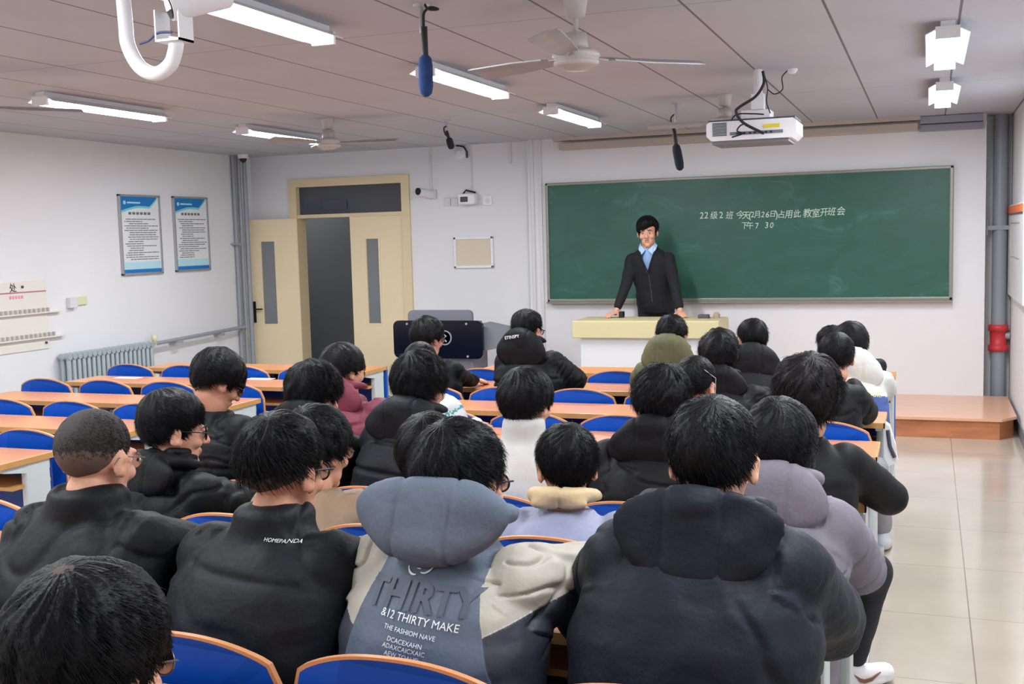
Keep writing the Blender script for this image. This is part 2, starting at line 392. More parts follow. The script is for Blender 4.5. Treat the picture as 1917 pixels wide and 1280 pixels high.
# ------------------------------------------------------------------ multimedia podium
pb = (-4.6, 10.5, 0)
o = empty('multimedia_podium', pb, 'black and grey teaching podium standing beside the door', 'podium')
def rrect(x0, x1, z0, z1, r, n=6):
    out = []
    for cx, cz, a0 in ((x1 - r, z1 - r, 0), (x0 + r, z1 - r, 90), (x0 + r, z0 + r, 180), (x1 - r, z0 + r, 270)):
        for k in range(n + 1):
            a = math.radians(a0 + 90 * k / n); out.append((cx + r * math.cos(a), cz + r * math.sin(a)))
    return out
MB().prism(rrect(-5.08, -4.105, .605, .985, .06), 10.13, 10.17).build('front_panel', M['gloss'], o, pb)
MB().prism(rrect(-4.94, -4.24, .7, 1.085, .05), 10.19, 10.24).build('rear_panel', M['mgrey'], o, pb)
MB().box(-4.74, -4.24, 10.2, 10.6, .04, .72, bev=.02).build('column', M['mgrey'], o, pb)
MB().box(-4.95, -4.1, 10.15, 10.75, 0, .05, bev=.01).build('base', M['dgrey'], o, pb)
MB().prism([(-4.2, .94), (-3.86, .87), (-3.86, .73), (-4.2, .66)], 10.2, 10.6).build('side_wing', M['mgrey'], o, pb)
MB().prism([(-4.95, .95), (-4.3, .95), (-4.3, .90), (-4.95, .90)], 10.24, 10.6).build('desk_top', M['mgrey'], o, pb)
lg = MB(); c = at(833, 632, 1, 10.13); 
lg.lathe((c[0], 10.124, c[2]), [(.075, 0), (.075, .006), (.062, .006), (.062, 0)], 28, axis='y').tube([(c[0] - .02, 10.12, c[2] + .04), (c[0] + .02, 10.12, c[2] + .015), (c[0] - .015, 10.12, c[2] - .005), (c[0] + .02, 10.12, c[2] - .04)], .009, 6)
lg.build('round_emblem', M['alu'], o, pb)
for px, py in ((762, 606), (873, 606), (876, 667)):
    q = at(px, py, 1, 10.13); MB().lathe((q[0], 10.122, q[2]), [(.012, 0), (.012, .01)], 12, axis='y').build('screw_cap', M['alu'], o, pb)

# ------------------------------------------------------------------ right hand pipe and board
mb = MB(); px_, py_ = .635, 11.58
o = empty('drain_pipe', (px_, py_, 0), 'thick grey vertical pipe with a red coupling beside the front wall', 'pipe')
b_ = (px_, py_, 0)
MB().tube([(px_, py_, 0), (px_, py_, 2.82)], .066, 24).build('pipe_run', M['pipe'], o, b_)
z = lambda y: at(1872, y, 1, py_)[2]
MB().lathe((px_, py_, 0), [(.068, z(657)), (.09, z(656)), (.09, z(646)), (.074, z(645)), (.074, z(619)), (.09, z(618)), (.09, z(608)), (.068, z(607))], 28).build('red_coupling', M['red'], o, b_)
MB().tube([(px_, py_, z(628)), (XR, py_ - .02, z(628))], .035, 14).build('branch_pipe', M['pipe'], o, b_)
MB().box(.505, .53, py_ - .07, py_ + .04, z(440) - .0, z(410)).box(.53, .735, py_ - .072, py_ - .06, z(430), z(422)).build('wall_clamp', M['pipe'], o, b_)
o = empty('notice_cabinet', (XR, 10.9, 1.1), 'white wall board with an orange header strip at the right edge', 'notice board')
b_ = (XR, 10.9, 1.1)
MB().box(XR - .03, XR, 9.8, 11.64, 1.13, 1.97, bev=.008).build('backing', M['offw'], o, b_)
MB().box(XR - .034, XR - .03, 9.85, 11.58, 1.89, 1.955).build('orange_strip', M['orange'], o, b_)
MB().box(XR - .036, XR - .03, 9.85, 11.58, 1.875, 1.89).build('dark_rule', M['dgrey'], o, b_)
MB().box(XR - .035, XR - .03, 10.2, 11.2, 1.5, 1.505).box(XR - .035, XR - .03, 10.2, 11.2, 1.8, 1.805).box(XR - .035, XR - .03, 11.195, 11.2, 1.5, 1.8).build('printed_box', M['alu'], o, b_)

# ------------------------------------------------------------------ left wall things
def L3(px, py): return at(px, py, 0, XL)
def poster(y0, y1, z0, z1, label, seed):
    rnd = random.Random(seed); b = (XL, (y0 + y1) / 2, z0)
    o = empty('wall_poster', b, label, 'poster')
    X = XL + .03; f = .022
    m = MB().box(XL, X, y0, y1, z0, z0 + f, bev=.004).box(XL, X, y0, y1, z1 - f, z1, bev=.004).box(XL, X, y0, y0 + f, z0, z1, bev=.004).box(XL, X, y1 - f, y1, z0, z1, bev=.004)
    m.build('frame', M['alu'], o, b)
    MB().box(XL, XL + .018, y0 + .01, y1 - .01, z0 + .01, z1 - .01).build('sheet', M['postw'], o, b)
    a, c, d, e = y0 + f, y1 - f, z0 + f, z1 - f; W_, H_ = c - a, e - d; n = 16
    top = [(a, e), (c, e)]
    low = [(a + W_ * k / n, e - H_ * float(np.interp(k / n, [0, .2, .4, .6, .76, .94, 1], [.185, .15, .12, .118, .125, .02, .0]))) for k in range(n + 1)][:-1]
    MB().prism([(c, e - .004)] + [(yy, zz - .022) for yy, zz in reversed(low)] + [(a, e)], XL + .018, XL + .0195, 'yz').build('pale_wave', M['postc'], o, b)
    MB().prism([(a + W_ * .96, e)] + [(yy, zz) for yy, zz in reversed(low)] + [(a, e)], XL + .018, XL + .021, 'yz').build('blue_header', M['postb'], o, b)
    MB().box(XL + .018, XL + .021, a, c, d, d + .035).build('blue_footer', M['postb'], o, b)
    MB().box(XL + .018, XL + .0195, a, c, d + .035, d + .11).build('light_band', M['postl'], o, b)
    MB().lathe((XL + .022, a + .06, e - .06), [(.02, 0), (.02, .002)], 14, axis='x').box(XL + .021, XL + .023, a + .1, a + .3, e - .068, e - .052).build('header_logo', M['postl'], o, b)
    t = MB(); zz = e - H_ * .235
    for k in range(6): t.box(XL + .018, XL + .02, a + W_ * (.2 + .1 * k), a + W_ * (.2 + .1 * k) + W_ * .07, zz, zz + .026)
    zz -= .05
    while zz > d + .12:
        s0 = a + W_ * rnd.choice([.08, .12, .16, .2]); e0 = c - W_ * rnd.choice([.04, .06, .3, .45, .1])
        yy = s0
        while yy < e0:
            l_ = rnd.uniform(.02, .09); t.box(XL + .018, XL + .0195, yy, min(yy + l_, e0), zz, zz + .0085); yy += l_ + .008
        zz -= .0225
    t.build('printed_text', M['ink'], o, b)
p0, p1, p2 = L3(217, 363), L3(301, 511), L3(228, 516)
poster(L3(218, 364)[1], L3(300, 440)[1] - .01, p2[2], p0[2], 'framed notice with blue header, left one of two on the left wall', 1)
p0, p2 = L3(319, 367), L3(327, 509)
poster(L3(320, 367)[1], L3(389, 440)[1] - .01, p2[2], p0[2], 'framed notice with blue header, right one nearer the corner pipe', 2)

# phone pocket board on the left wall
b = (XL, 7.6, .9)
o = empty('pocket_board', b, 'cream wall board with two rows of small numbered pockets and a red rule', 'wall board')
ye, yr = L3(85, 560)[1], L3(112, 600)[1]
za = L3(30, 527)[2]; zb = L3(30, 660)[2]
MB().box(XL, XL + .012, 6.4, ye, zb, za, bev=.004).build('panel', M['acr'], o, b)
zr = L3(30, 548)[2]; MB().box(XL + .012, XL + .014, 6.4, ye, zr - .006, zr + .006).build('red_rule', M['redl'], o, b)
for i, py in enumerate((588, 636)):
    zz = L3(30, py)[2]; yend = L3(110 if i == 0 else 117, py)[1]
    MB().box(XL, XL + .045, 6.4, yend, zz - .012, zz).build('pocket_ledge', M['acr'], o, b)
    yy = 7.2
    while yy < yend - .12:
        MB().box(XL + .012, XL + .04, yy, yy + .014, zz, zz + .036).build('pocket_divider', M['acrd'], o, b); yy += .055
v, f = text_mesh('处', .085, .0005)
q = L3(22, 540)
MB().add(np.c_[XL + .0145 + 0 * v[:, 0], q[1] + v[:, 0], q[2] + v[:, 1]], f).build('heading_character', M['inkd'], o, b)
m = MB()
for k in range(5): m.box(XL + .012, XL + .0135, L3(15, 555)[1] + k * .034, L3(15, 555)[1] + k * .034 + .024, L3(25, 560)[2], L3(25, 554)[2])
m.build('pink_print', M['pink'], o, b)
m = MB()
for px, py in ((39, 537), (84, 641)):
    q = L3(px, py); m.lathe((XL + .012, q[1], q[2]), [(.012, 0), (.012, .012)], 12, axis='x')
m.build('fixing_screws', M['dgrey'], o, b)
q = L3(134, 566)
o = empty('light_switch', (XL, q[1], q[2]), 'white and ivory switch box on the left wall beside the pocket board', 'switch')
MB().box(XL, XL + .05, q[1] - .07, q[1] + .03, q[2] - .05, q[2] + .05, bev=.006).build('housing', M['offw'], o, (XL, q[1], q[2]))
MB().box(XL, XL + .02, q[1] + .03, q[1] + .19, q[2] - .03, q[2] + .05, bev=.004).build('socket_plate', M['ivory'], o, (XL, q[1], q[2]))

# radiator
ya, yb_ = L3(103, 668)[1], L3(268, 650)[1]
b = (XL + .1, (ya + yb_) / 2, .1)
o = empty('radiator', b, 'grey cast iron column radiator on the left wall', 'radiator')
N = 19; pitch = (yb_ - ya) / N; zt = .83
for k in range(N):
    yc = ya + pitch * (k + .5); m = MB()
    for xo in (.055, .125):
        m.tube([(XL + xo, yc, .17), (XL + xo, yc, .2), (XL + xo, yc, zt - .06), (XL + xo, yc, zt - .02)], [.014, .022, .022, .014], 8)
    m.tube([(XL + .03, yc, zt - .03), (XL + .15, yc, zt - .03)], [.03, .03], 10).tube([(XL + .03, yc, .17), (XL + .15, yc, .17)], .028, 10)
    m.build('section', M['radi'], o, b)
MB().tube([(XL + .09, ya - .01, zt - .03), (XL + .09, yb_ + .03, zt - .03)], .02, 10).tube([(XL + .09, ya - .01, .17), (XL + .09, yb_ + .01, .17)], .02, 10).box(XL + .04, XL + .14, ya + .1, ya + .16, 0, .17).box(XL + .04, XL + .14, yb_ - .16, yb_ - .1, 0, .17).build('header_pipes', M['radi'], o, b)
MB().lathe((XL + .09, yb_ + .07, zt - .03), [(.02, -.02), (.022, .03), (.03, .035), (.03, .085), (.02, .09)], 12).build('valve_knob', M['ivory'], o, b)
p_ = MB().tube([(XL + .09, yb_ + .02, zt - .03), (XL + .09, 9.6, zt - .025), (XL + .09, 11.05, zt + .01)], .02, 10)
p_.box(XL, XL + .12, 10.55, 10.6, zt - .05, zt - .01).box(XL, XL + .12, 9.75, 9.85, zt - .06, zt - .03)
tag(p_.build('heating_pipe', M['pipe']), 'thin grey heating pipe running from the radiator to the corner pipes', 'pipe')
m = MB()
for xo, yo, r in ((.035, 11.04, .022), (.07, 11.10, .022), (.12, 11.14, .026)): m.tube([(XL + xo, yo, 0), (XL + xo, yo, CZ)], r, 14)
m.box(XL, XL + .14, 10.97, 11.0, 1.79, 1.81)
tag(m.build('corner_pipes', M['pipe']), 'bundle of grey vertical pipes in the corner left of the door', 'pipe')
q = at(455, 291, 0, XL + .18)
o = empty('dome_camera', (q[0], q[1], CZ), 'small white dome camera at the ceiling corner above the corner pipes', 'camera'); b = (q[0], q[1], CZ)
MB().lathe((q[0], q[1], CZ), [(.06, 0), (.06, -.04), (.045, -.045)], 20).build('mount', M['white'], o, b)
MB().lathe((q[0], q[1], CZ - .045), [(.042, 0), (.036, -.025), (.018, -.045), (0, -.05)], 20).build('dome', M['black'], o, b)

# ------------------------------------------------------------------ door wall things
def D3(px, py): return at(px, py, 1, YD)
q0, q1 = D3(850, 444), D3(925, 501)
b = ((q0[0] + q1[0]) / 2, YD, q1[2]); o = empty('framed_pinboard', b, 'small beige pinboard in a silver frame between the door and chalkboard', 'pinboard')
MB().box(q0[0] + .01, q1[0] - .01, YD - .012, YD, q1[2] + .01, q0[2] - .01).build('board', M['cork'], o, b)
f = .028
MB().box(q0[0], q1[0], YD - .025, YD, q0[2] - f, q0[2], bev=.005).box(q0[0], q1[0], YD - .025, YD, q1[2], q1[2] + f, bev=.005).box(q0[0], q0[0] + f, YD - .025, YD, q1[2], q0[2], bev=.005).box(q1[0] - f, q1[0], YD - .025, YD, q1[2], q0[2], bev=.005).build('frame', M['white'], o, b)
q = D3(798, 361); b = (q[0], YD, q[2]); o = empty('bullet_camera', b, 'small white bullet camera with black lens on the wall right of the door', 'camera')
MB().tube([(q[0] + .08, YD - .03, q[2] - .02), (q[0] - .0, YD - .20, q[2] + .01)], .045, 18).build('body', M['white'], o, b)
MB().tube([(q[0] - .0, YD - .20, q[2] + .01), (q[0] - .006, YD - .214, q[2] + .01)], .04, 18).build('lens', M['black'], o, b)
MB().box(q[0] + .06, q[0] + .13, YD - .04, YD, q[2] - .07, q[2] + .03, bev=.008).build('bracket', M['offw'], o, b)
q2 = D3(806, 277); tag(MB().box(q[0] + .05, q[0] + .08, YD - .014, YD, q[2], CZ).build('cable_duct', M['offw']), 'white cable duct rising from the bullet camera to the ceiling', 'cable duct')
q = D3(880, 373); b = (q[0], YD, q[2]); o = empty('motion_sensor_camera', b, 'white box camera with black window between switches and socket', 'camera')
MB().box(q[0] - .1, q[0] + .1, YD - .12, YD, q[2] - .06, q[2] + .06, bev=.02).build('body', M['white'], o, b)
MB().box(q[0] - .065, q[0] + .02, YD - .128, YD - .12, q[2] - .03, q[2] + .025, bev=.006).build('window_lens', M['black'], o, b)
MB().tube([(q[0] - .06, YD - .05, q[2] + .06), (q[0] - .03, YD - .04, q[2] + .1), (q[0] + .08, YD - .03, q[2] + .07)], .01, 8).build('cable', M['cable'], o, b)
q2 = D3(882, 277); tag(MB().box(q2[0] - .008, q2[0] + .008, YD - .012, YD, q[2] + .08, CZ).build('cable_duct', M['offw']), 'thin cable duct rising above the box camera', 'cable duct')
for (pa, pb2, lb2) in (((832, 371), (844, 385), 'white switch plate, left one beside the box camera'), ((845, 371), (858, 385), 'white switch plate, right one touching the box camera')):
    a_, c_ = D3(*pa), D3(*pb2); tag(MB().box(a_[0], c_[0], YD - .015, YD, c_[2], a_[2], bev=.004).build('wall_switch', M['offw']), lb2, 'switch')
a_, c_ = D3(905, 367), D3(922, 384)
o = tag(MB().box(a_[0], c_[0], YD - .015, YD, c_[2], a_[2], bev=.004).build('wall_socket', M['white']), 'white socket plate right of the box camera', 'socket')
mx_, mz_ = (a_[0] + c_[0]) / 2, (a_[2] + c_[2]) / 2
MB().lathe((mx_, YD - .018, mz_), [(.03, .0), (.03, .004)], 16, axis='y').build('socket_face', M['offw'], o)
q = D3(861, 286); b = (q[0], YD, q[2]); o = empty('wall_bell', b, 'round white bell high on the wall just below the ceiling', 'bell')
MB().lathe((q[0], YD, q[2]), [(.08, 0), (.08, -.02), (.07, -.035), (.02, -.04), (.02, -.045)], 26, axis='y').build('bell_disc', M['white'], o, b)
MB().tube([(q[0] - .03, YD - .03, CZ - .005), (q[0] + .06, YD - .03, q[2] + .06), (q[0] + .1, YD - .03, q[2]), (q[0] + .09, YD - .02, q[2] - .06)], .009, 8).build('cable', M['cable'], o, b)
q = D3(955, 263); q1 = D3(956, 303)
tag(MB().box(q[0] - .014, q[0] + .014, YD - .02, YD, q1[2], min(CZ, q[2])).lathe((q[0], YD - .01, q1[2] - .02), [(.012, 0), (.016, .02)], 10).build('cable_stub', M['offw']), 'short cable stub hanging below the ceiling left of the chalkboard', 'cable')

# ------------------------------------------------------------------ ceiling lamps
LAMPS = [(-2.74, 4.22), (-2.75, 6.63), (-2.76, 8.97), (-5.47, 6.5), (-5.53, 8.9), (.085, 6.78), (.1, 9.1), (.085, 4.4),
         (-2.74, 1.8), (-5.45, 4.1), (-5.45, 1.8), (.085, 2.0), (-2.74, -.6), (-5.45, -.6)]
LLAB = ['nearest lit tube lamp of the middle row, beside the white camera bracket', 'lit tube lamp of the middle row, behind the nearest hanging microphone',
        'lit tube lamp of the middle row nearest the chalkboard', 'lit tube lamp of the left row, partly behind a fan blade', 'lit tube lamp of the left row nearest the door, beside a fan',
        'lit tube lamp of the right row, larger of the two whole ones', 'lit tube lamp of the right row nearest the chalkboard', 'lit tube lamp of the right row cut by the top edge of the photo']
def lamp(x, y, label):
    L_ = 1.22; b = (x, y, CZ); o = empty('ceiling_lamp', b, label, 'lamp')
    z0 = CZ - .03
    MB().box(x - .035, x + .035, y - L_ / 2, y + L_ / 2, CZ - .028, CZ).build('housing', M['white'], o, b)
    MB().prism([(x - .04, CZ - .028), (x + .04, CZ - .028), (x + .108, CZ - .062), (x + .106, CZ - .066), (x + .04, CZ - .034), (x - .04, CZ - .034), (x - .106, CZ - .066), (x - .108, CZ - .062)], y - L_ / 2, y + L_ / 2).build('reflector', M['refl'], o, b)
    for s in (-1, 1): MB().tube([(x + s * .035, y - L_ / 2 + .02, CZ - .068), (x + s * .035, y + L_ / 2 - .02, CZ - .068)], .017, 12).build('tube', M['tube'], o, b)
    for s in (-1, 1): MB().box(x - .06, x + .06, y + s * L_ / 2 - .012, y + s * L_ / 2 + .012, CZ - .088, CZ - .028).build('end_cap', M['white'], o, b)
    ld = bpy.data.lights.new('lamp_light', 'AREA'); ld.shape = 'RECTANGLE'; ld.size = .14; ld.size_y = L_; ld.energy = LAMP_W; ld.color = (.93, .96, 1.0)
    lo = bpy.data.objects.new('lamp_light', ld); COL.objects.link(lo); lo.parent = o; lo.location = (0, 0, -.115)
for i, (x, y) in enumerate(LAMPS):
    lamp(x, y, LLAB[i] if i < len(LLAB) else ['lit tube lamp of the left row at the left edge, above the bracket camera', 'lit tube lamp of the left row behind the viewpoint, nearer one', 'lit tube lamp of the right row directly above the viewpoint', 'lit tube lamp of the middle row behind the viewpoint', 'lit tube lamp of the left row against the back wall', 'lit tube lamp of the middle row just above the viewpoint'][i - 8])

ld = bpy.data.lights.new('corridor_fill_light', 'AREA'); ld.size = 1.2; ld.energy = 16; ld.color = (.93, .96, 1.0)  # unseen fill light, added to brighten the corridor behind the door
co_ = empty('corridor_fill', (-8.2, 12.6, 2.95), 'added fill light out of view on the corridor ceiling', 'lamp')
MB().box(-8.8, -7.6, 12.55, 12.65, 2.91, 2.95).build('tube', M['tube'], co_, (-8.2, 12.6, 2.95))  # glowing strip added with the corridor fill
lo = bpy.data.objects.new('corridor_fill_light', ld); COL.objects.link(lo); lo.parent = co_; lo.location = (0, 0, -.06)
# ------------------------------------------------------------------ ceiling fans
def ceiling_fan(x, y, zh, ang, label, rb=.60):
    b = (x, y, CZ); o = empty('ceiling_fan', b, label, 'fan')
    MB().lathe((x, y, CZ), [(.055, 0), (.055, -.01), (.042, -.08), (.02, -.09)], 24).build('canopy', M['fan'], o, b)
    MB().tube([(x, y, CZ - .07), (x, y, zh + .09)], .012, 12).build('rod', M['fan'], o, b)
    MB().lathe((x, y, zh), [(.02, .125), (.047, .12), (.055, .05), (.05, .045)], 24).build('lower_cup', M['fan'], o, b)
    MB().lathe((x, y, zh), [(.05, .05), (.09, .045), (.104, .035), (.106, .02), (.098, .008), (.092, .004), (.100, -.002), (.100, -.012), (.085, -.022), (.08, -.022), (.05, -.038), (.0, -.042)], 36).build('motor', M['fan'], o, b)
    for k in range(3):
        a = math.radians(ang[k] if isinstance(ang, tuple) else ang + 120 * k); ca, sa = math.cos(a), math.sin(a); m = MB()
        def T(r, t, zz): return (x + ca * r - sa * t, y + sa * r + ca * t, zh + zz)
        st = [(.085, .014, .0), (.15, .018, .0), (.17, .045, .0), (.35, .054, 0), (rb - .02, .064, 0), (rb, .060, 0)]
        vv = []
        for r, hw, _ in st:
            for t, s_ in ((-hw, -1), (0, 0), (hw, 1)):
                for th in (.003, -.003): vv.append(T(r, t, .014 + s_ * .016 * min(1, (r - .08) * 6) + (.006 if s_ == 0 else 0) + th))
        ff = []
        for i in range(len(st) - 1):
            A, B = i * 6, (i + 1) * 6
            for c_ in (0, 2): ff += [(A + c_, A + c_ + 2, B + c_ + 2, B + c_), (A + c_ + 1, B + c_ + 1, B + c_ + 3, A + c_ + 3)]
            ff += [(A, B, B + 1, A + 1), (A + 4, A + 5, B + 5, B + 4)]
        ff += [(0, 1, 3, 2), (2, 3, 5, 4)]; A = (len(st) - 1) * 6; ff += [(A, A + 2, A + 3, A + 1), (A + 2, A + 4, A + 5, A + 3)]
        m.add(vv, ff); m.build('blade', M['fanb'], o, b)
ceiling_fan(-1.455, 4.78, 2.548, (42, 157, 275), 'ceiling fan with three blades hanging nearest, top centre of the photo', .62)
ceiling_fan(-4.72, 8.34, 2.605, 9, 'ceiling fan over the left desks, beside the lit lamp near the door')
ceiling_fan(-1.45, 8.58, 2.60, 62, 'ceiling fan partly hidden behind the projector')
ceiling_fan(-5.08, 4.84, 2.58, 52, 'ceiling fan at the left edge of the photo with one blade in view', .66)

# ------------------------------------------------------------------ projector
b = (-1.05, 7.3, CZ); o = empty('projector', b, 'white ceiling projector with cables hanging in front of the chalkboard', 'projector')
x0, x1, y0, y1, z0, z1 = -1.335, -.775, 7.2, 7.6, 2.365, 2.485
MB().prism([(x0, z0 + .03), (x0 + .03, z0), (x1 - .03, z0), (x1, z0 + .03), (x1, z1 - .015), (x1 - .02, z1), (x0 + .02, z1), (x0, z1 - .015)], y0, y1).build('case', M['white'], o, b)
MB().box(x0 + .01, x1 - .01, y0 + .02, y1, z1, z1 + .012).build('top_cover', M['dgrey'], o, b)
MB().box(x0 + .03, x1 - .05, y0 + .03, y1 - .02, z0 - .02, z0).build('base_plate', M['mgrey'], o, b)
vg = MB()
for k in range(9): vg.box(x0 + .04, x0 + .13, y0 - .004, y0, z0 + .03 + k * .0095, z0 + .036 + k * .0095)
vg.build('vent_grille', M['dgrey'], o, b)
MB().box(x0 + .15, x1 - .08, y0 - .004, y0, z0 + .03, z0 + .05).build('port_strip', M['mgrey'], o, b)
pm = MB()
for k, xx in enumerate((.19, .21, .235, .27, .3, .34, .37, .4)): pm.box(x0 + xx, x0 + xx + .014, y0 - .008, y0 - .003, z0 + .034, z0 + .045)
pm.build('ports', M['black'], o, b)
MB().box(x1 - .2, x1 - .1, y0 - .004, y0, z1 - .055, z1 - .032).build('warning_label', M['yellow'], o, b)
MB().tube([(-1.035, 7.4, CZ), (-1.035, 7.4, z1 + .13)], .028, 14).box(-1.075, -.995, 7.36, 7.44, z1 + .08, z1 + .18).box(-1.13, -.95, 7.3, 7.5, z1 + .012, z1 + .07).build('ceiling_mount', M['white'], o, b)
def curve(pts, n=14):
    P = [np.array(p, float) for p in pts]; P = [2 * P[0] - P[1]] + P + [2 * P[-1] - P[-2]]; out = []
    for i in range(1, len(P) - 2):
        for k in range(n):
            t = k / n; out.append(.5 * ((2 * P[i]) + (-P[i - 1] + P[i + 1]) * t + (2 * P[i - 1] - 5 * P[i] + 4 * P[i + 1] - P[i + 2]) * t * t + (-P[i - 1] + 3 * P[i] - 3 * P[i + 1] + P[i + 2]) * t ** 3))
    return out + [P[-2]]
def C2(pp, Y=7.16): return [tuple(at(px, py, 1, Y)) for px, py in pp]
MB().tube(curve(C2([(1428, 133), (1430, 155), (1415, 180), (1385, 200), (1378, 210), (1392, 230), (1430, 250)])), .009, 8).build('thick_cable', M['cable'], o, b)
MB().tube(curve(C2([(1431, 140), (1437, 165), (1435, 190), (1442, 212)])), .004, 6).tube(curve(C2([(1368, 226), (1380, 214), (1410, 213), (1430, 214)])), .005, 6).tube(curve(C2([(1392, 232), (1385, 236), (1380, 245), (1390, 250), (1370, 257)])), .005, 6).build('thin_cables', M['cable'], o, b)
q = at(1483, 129, 2, CZ)
o = empty('ceiling_sensor', q, 'small white ceiling sensor right of the projector mount', 'sensor')
MB().lathe(tuple(q), [(.035, 0), (.034, -.012), (.02, -.028), (0, -.033)], 18).build('shell', M['white'], o, q)
MB().tube(curve(C2([(1474, 132), (1464, 145), (1465, 167), (1450, 176), (1438, 168)], 7.4)), .004, 6).build('cable', M['cable'], o, q)

# ------------------------------------------------------------------ hanging microphones
def mic(ptop, foam0, foam1, Y, r, pole_to, label, fm_, elbow):
    a, c_ = at(*foam0, 1, Y), at(*foam1, 1, Y); tp = at(*pole_to, 1, Y)
    b = (tp[0], Y, CZ); o = empty('hanging_microphone', b, label, 'microphone')
    d = c_ - a; n = np.linalg.norm(d)
    MB().tube([a, a + d * .08, a + d * .25, a + d * .75, a + d * .93, c_], [r * .45, r * .85, r, r, r * .8, r * .3], 16).build('foam_windshield', fm_, o, b)
    st = at(*ptop, 1, Y)
    MB().tube([st, a + d * .1], r * .45, 10).build('body', M['cable'], o, b)
    MB().tube([(tp[0], Y, CZ), tuple(tp)], .012, 10).lathe((tp[0], Y, CZ), [(.04, 0), (.035, -.01)], 14).build('drop_pole', M['alu'], o, b)
    MB().tube(curve([at(px, py, 1, Y - .02) for px, py in elbow]), .006, 6).build('cable', M['cable'], o, b)
mic((794, 50), (796, 103), (798, 181), 4.6, .032, (790, 62), 'nearest hanging microphone with a long black foam cover tinted with blue lens flare', M['foam_flare'], [(791, -6), (797, 12), (806, 18), (820, 17), (806, 14), (794, 24), (793, 50)])
mic((836, 245), (840, 258), (846, 279), 9.0, .03, (836, 246), 'small hanging microphone near the wall bell', M['foam'], [(836, 236), (831, 240), (834, 252), (842, 258)])
mic((1261, 240), (1265, 270), (1274, 319), 8.9, .036, (1266, 242), 'black hanging microphone in front of the chalkboard, left of the projector', M['foam'], [(1262, 214), (1256, 222), (1258, 238), (1262, 250)])

# ------------------------------------------------------------------ big white camera bracket, upper left
Y = 2.9; b = (-2.34, Y, CZ); o = empty('bracket_camera', b, 'large white camera on a curved tubular bracket at the top left', 'camera')
pts = curve([(-2.345, Y, CZ), (-2.345, Y, 2.62), (-2.34, Y, 2.48)] + [tuple(at(px, py, 1, Y)) for px, py in ((240, 85), (262, 125), (292, 138), (318, 122), (328, 95), (330, 70))], 8)
MB().tube(pts, .0225, 18).build('bent_pole', M['white'], o, b)
q = at(325, 45, 1, Y)
MB().box(q[0] - .045, q[0] - .04, Y - .035, Y + .035, q[2] - .05, q[2] + .04).box(q[0] + .04, q[0] + .045, Y - .035, Y + .035, q[2] - .055, q[2] + .04).box(q[0] - .045, q[0] + .045, Y - .035, Y + .035, q[2] - .055, q[2] - .048).build('yoke', M['white'], o, b)
cq = Vector(at(335, 10, 1, Y)); dirv = Vector((-.62, -.70, -.28)).normalized()
m = MB(); tail = cq - dirv * .16; head = cq + dirv * .03
m.tube([tail, tail + dirv * .01, head - dirv * .01, head], [.036, .042, .042, .04], 6 * 4); m.build('body', M['white'], o, b)
MB().tube([head, head + dirv * .004], .034, 20).build('lens_window', M['gloss'], o, b)
MB().tube(curve([tuple(at(px, py, 1, Y - .03)) for px, py in ((262, 82), (278, 76), (296, 62), (322, 60))]), .004, 8).build('cable', mat('blue_cable', (60, 72, 110), .5), o, b)

# ------------------------------------------------------------------ desks
ROWF = {1: 8.46, 2: 7.52, 3: 6.58, 4: 5.64, 5: 4.70, 6: 3.76, 7: 2.83, 8: 1.90}
ORD = ['', 'first', 'second', 'third', 'fourth', 'fifth', 'sixth', 'seventh', 'eighth']
def desk(x0, x1, fe, dz, label, group, legs, front=False, step_left=False):
    xc = (x0 + x1) / 2; b = (xc, fe, 0)
    o = empty('bench_desk', b, label, 'desk', group); T = .75 + dz
    MB().box(x0 + .006, x1 - .006, fe - .394, fe - .006, T - .026, T, bev=.003).build('desktop', M['wood'], o, b)
    MB().box(x0, x1, fe - .4, fe - .394, T - .03, T - .001).box(x0, x1, fe - .006, fe, T - .03, T - .001).box(x0, x0 + .006, fe - .4, fe, T - .03, T - .001).box(x1 - .006, x1, fe - .4, fe, T - .03, T - .001).build('edge_band', M['woodedge'], o, b)
    MB().box(x0 + .03, x1 - .03, fe - .29, fe - .03, T - .155, T - .137).build('book_shelf', M['woodedge'], o, b)
    MB().box(x0 + .03, x1 - .03, fe - .03, fe - .015, T - .45, T - .03).build('modesty_panel', M['shade_blue'], o, b)
    if front: MB().box(x0 + .01, x1 - .004, fe - .012, fe + .012, .08, T - .03).build('front_panel', M['bblue'], o, b)
    for i, lx in enumerate(legs):
        m = MB().box(lx - .02, lx + .02, fe - .21, fe - .05, .03, T - .03, bev=.012).prism([(fe - .38, T - .03), (fe - .36, T - .05), (fe - .2, T - .08), (fe - .05, T - .08), (fe - .05, T - .03)], lx - .018, lx + .018, 'yz')
        m.box(lx - .025, lx + .025, fe - .32, fe + .06, 0, .035, bev=.008)
        m.build('leg', M['steel'], o, b)
MX0, MX1 = -3.35, -.21
for r in range(1, 9):
    dz = .1 if r >= 7 else 0
    desk(MX0, MX1, ROWF[r], dz, 'long wood-topped desk of the middle block, %s row from the platform' % ORD[r], 'desks of the middle block',
         [MX0 + .03, -2.30, -1.26, MX1 - .03], r == 1)
LX_0, LX_1 = -6.38, -4.22
for r, fe in ((1, 8.28), (2, 7.33), (3, 6.40), (4, 5.45), (5, 4.51)):
    desk(LX_0, LX_1, fe, 0, 'long wood-topped desk of the left block, %s row from the door' % ORD[r], 'desks of the left block', [LX_0 + .03, -5.3, LX_1 - .03], r == 1)

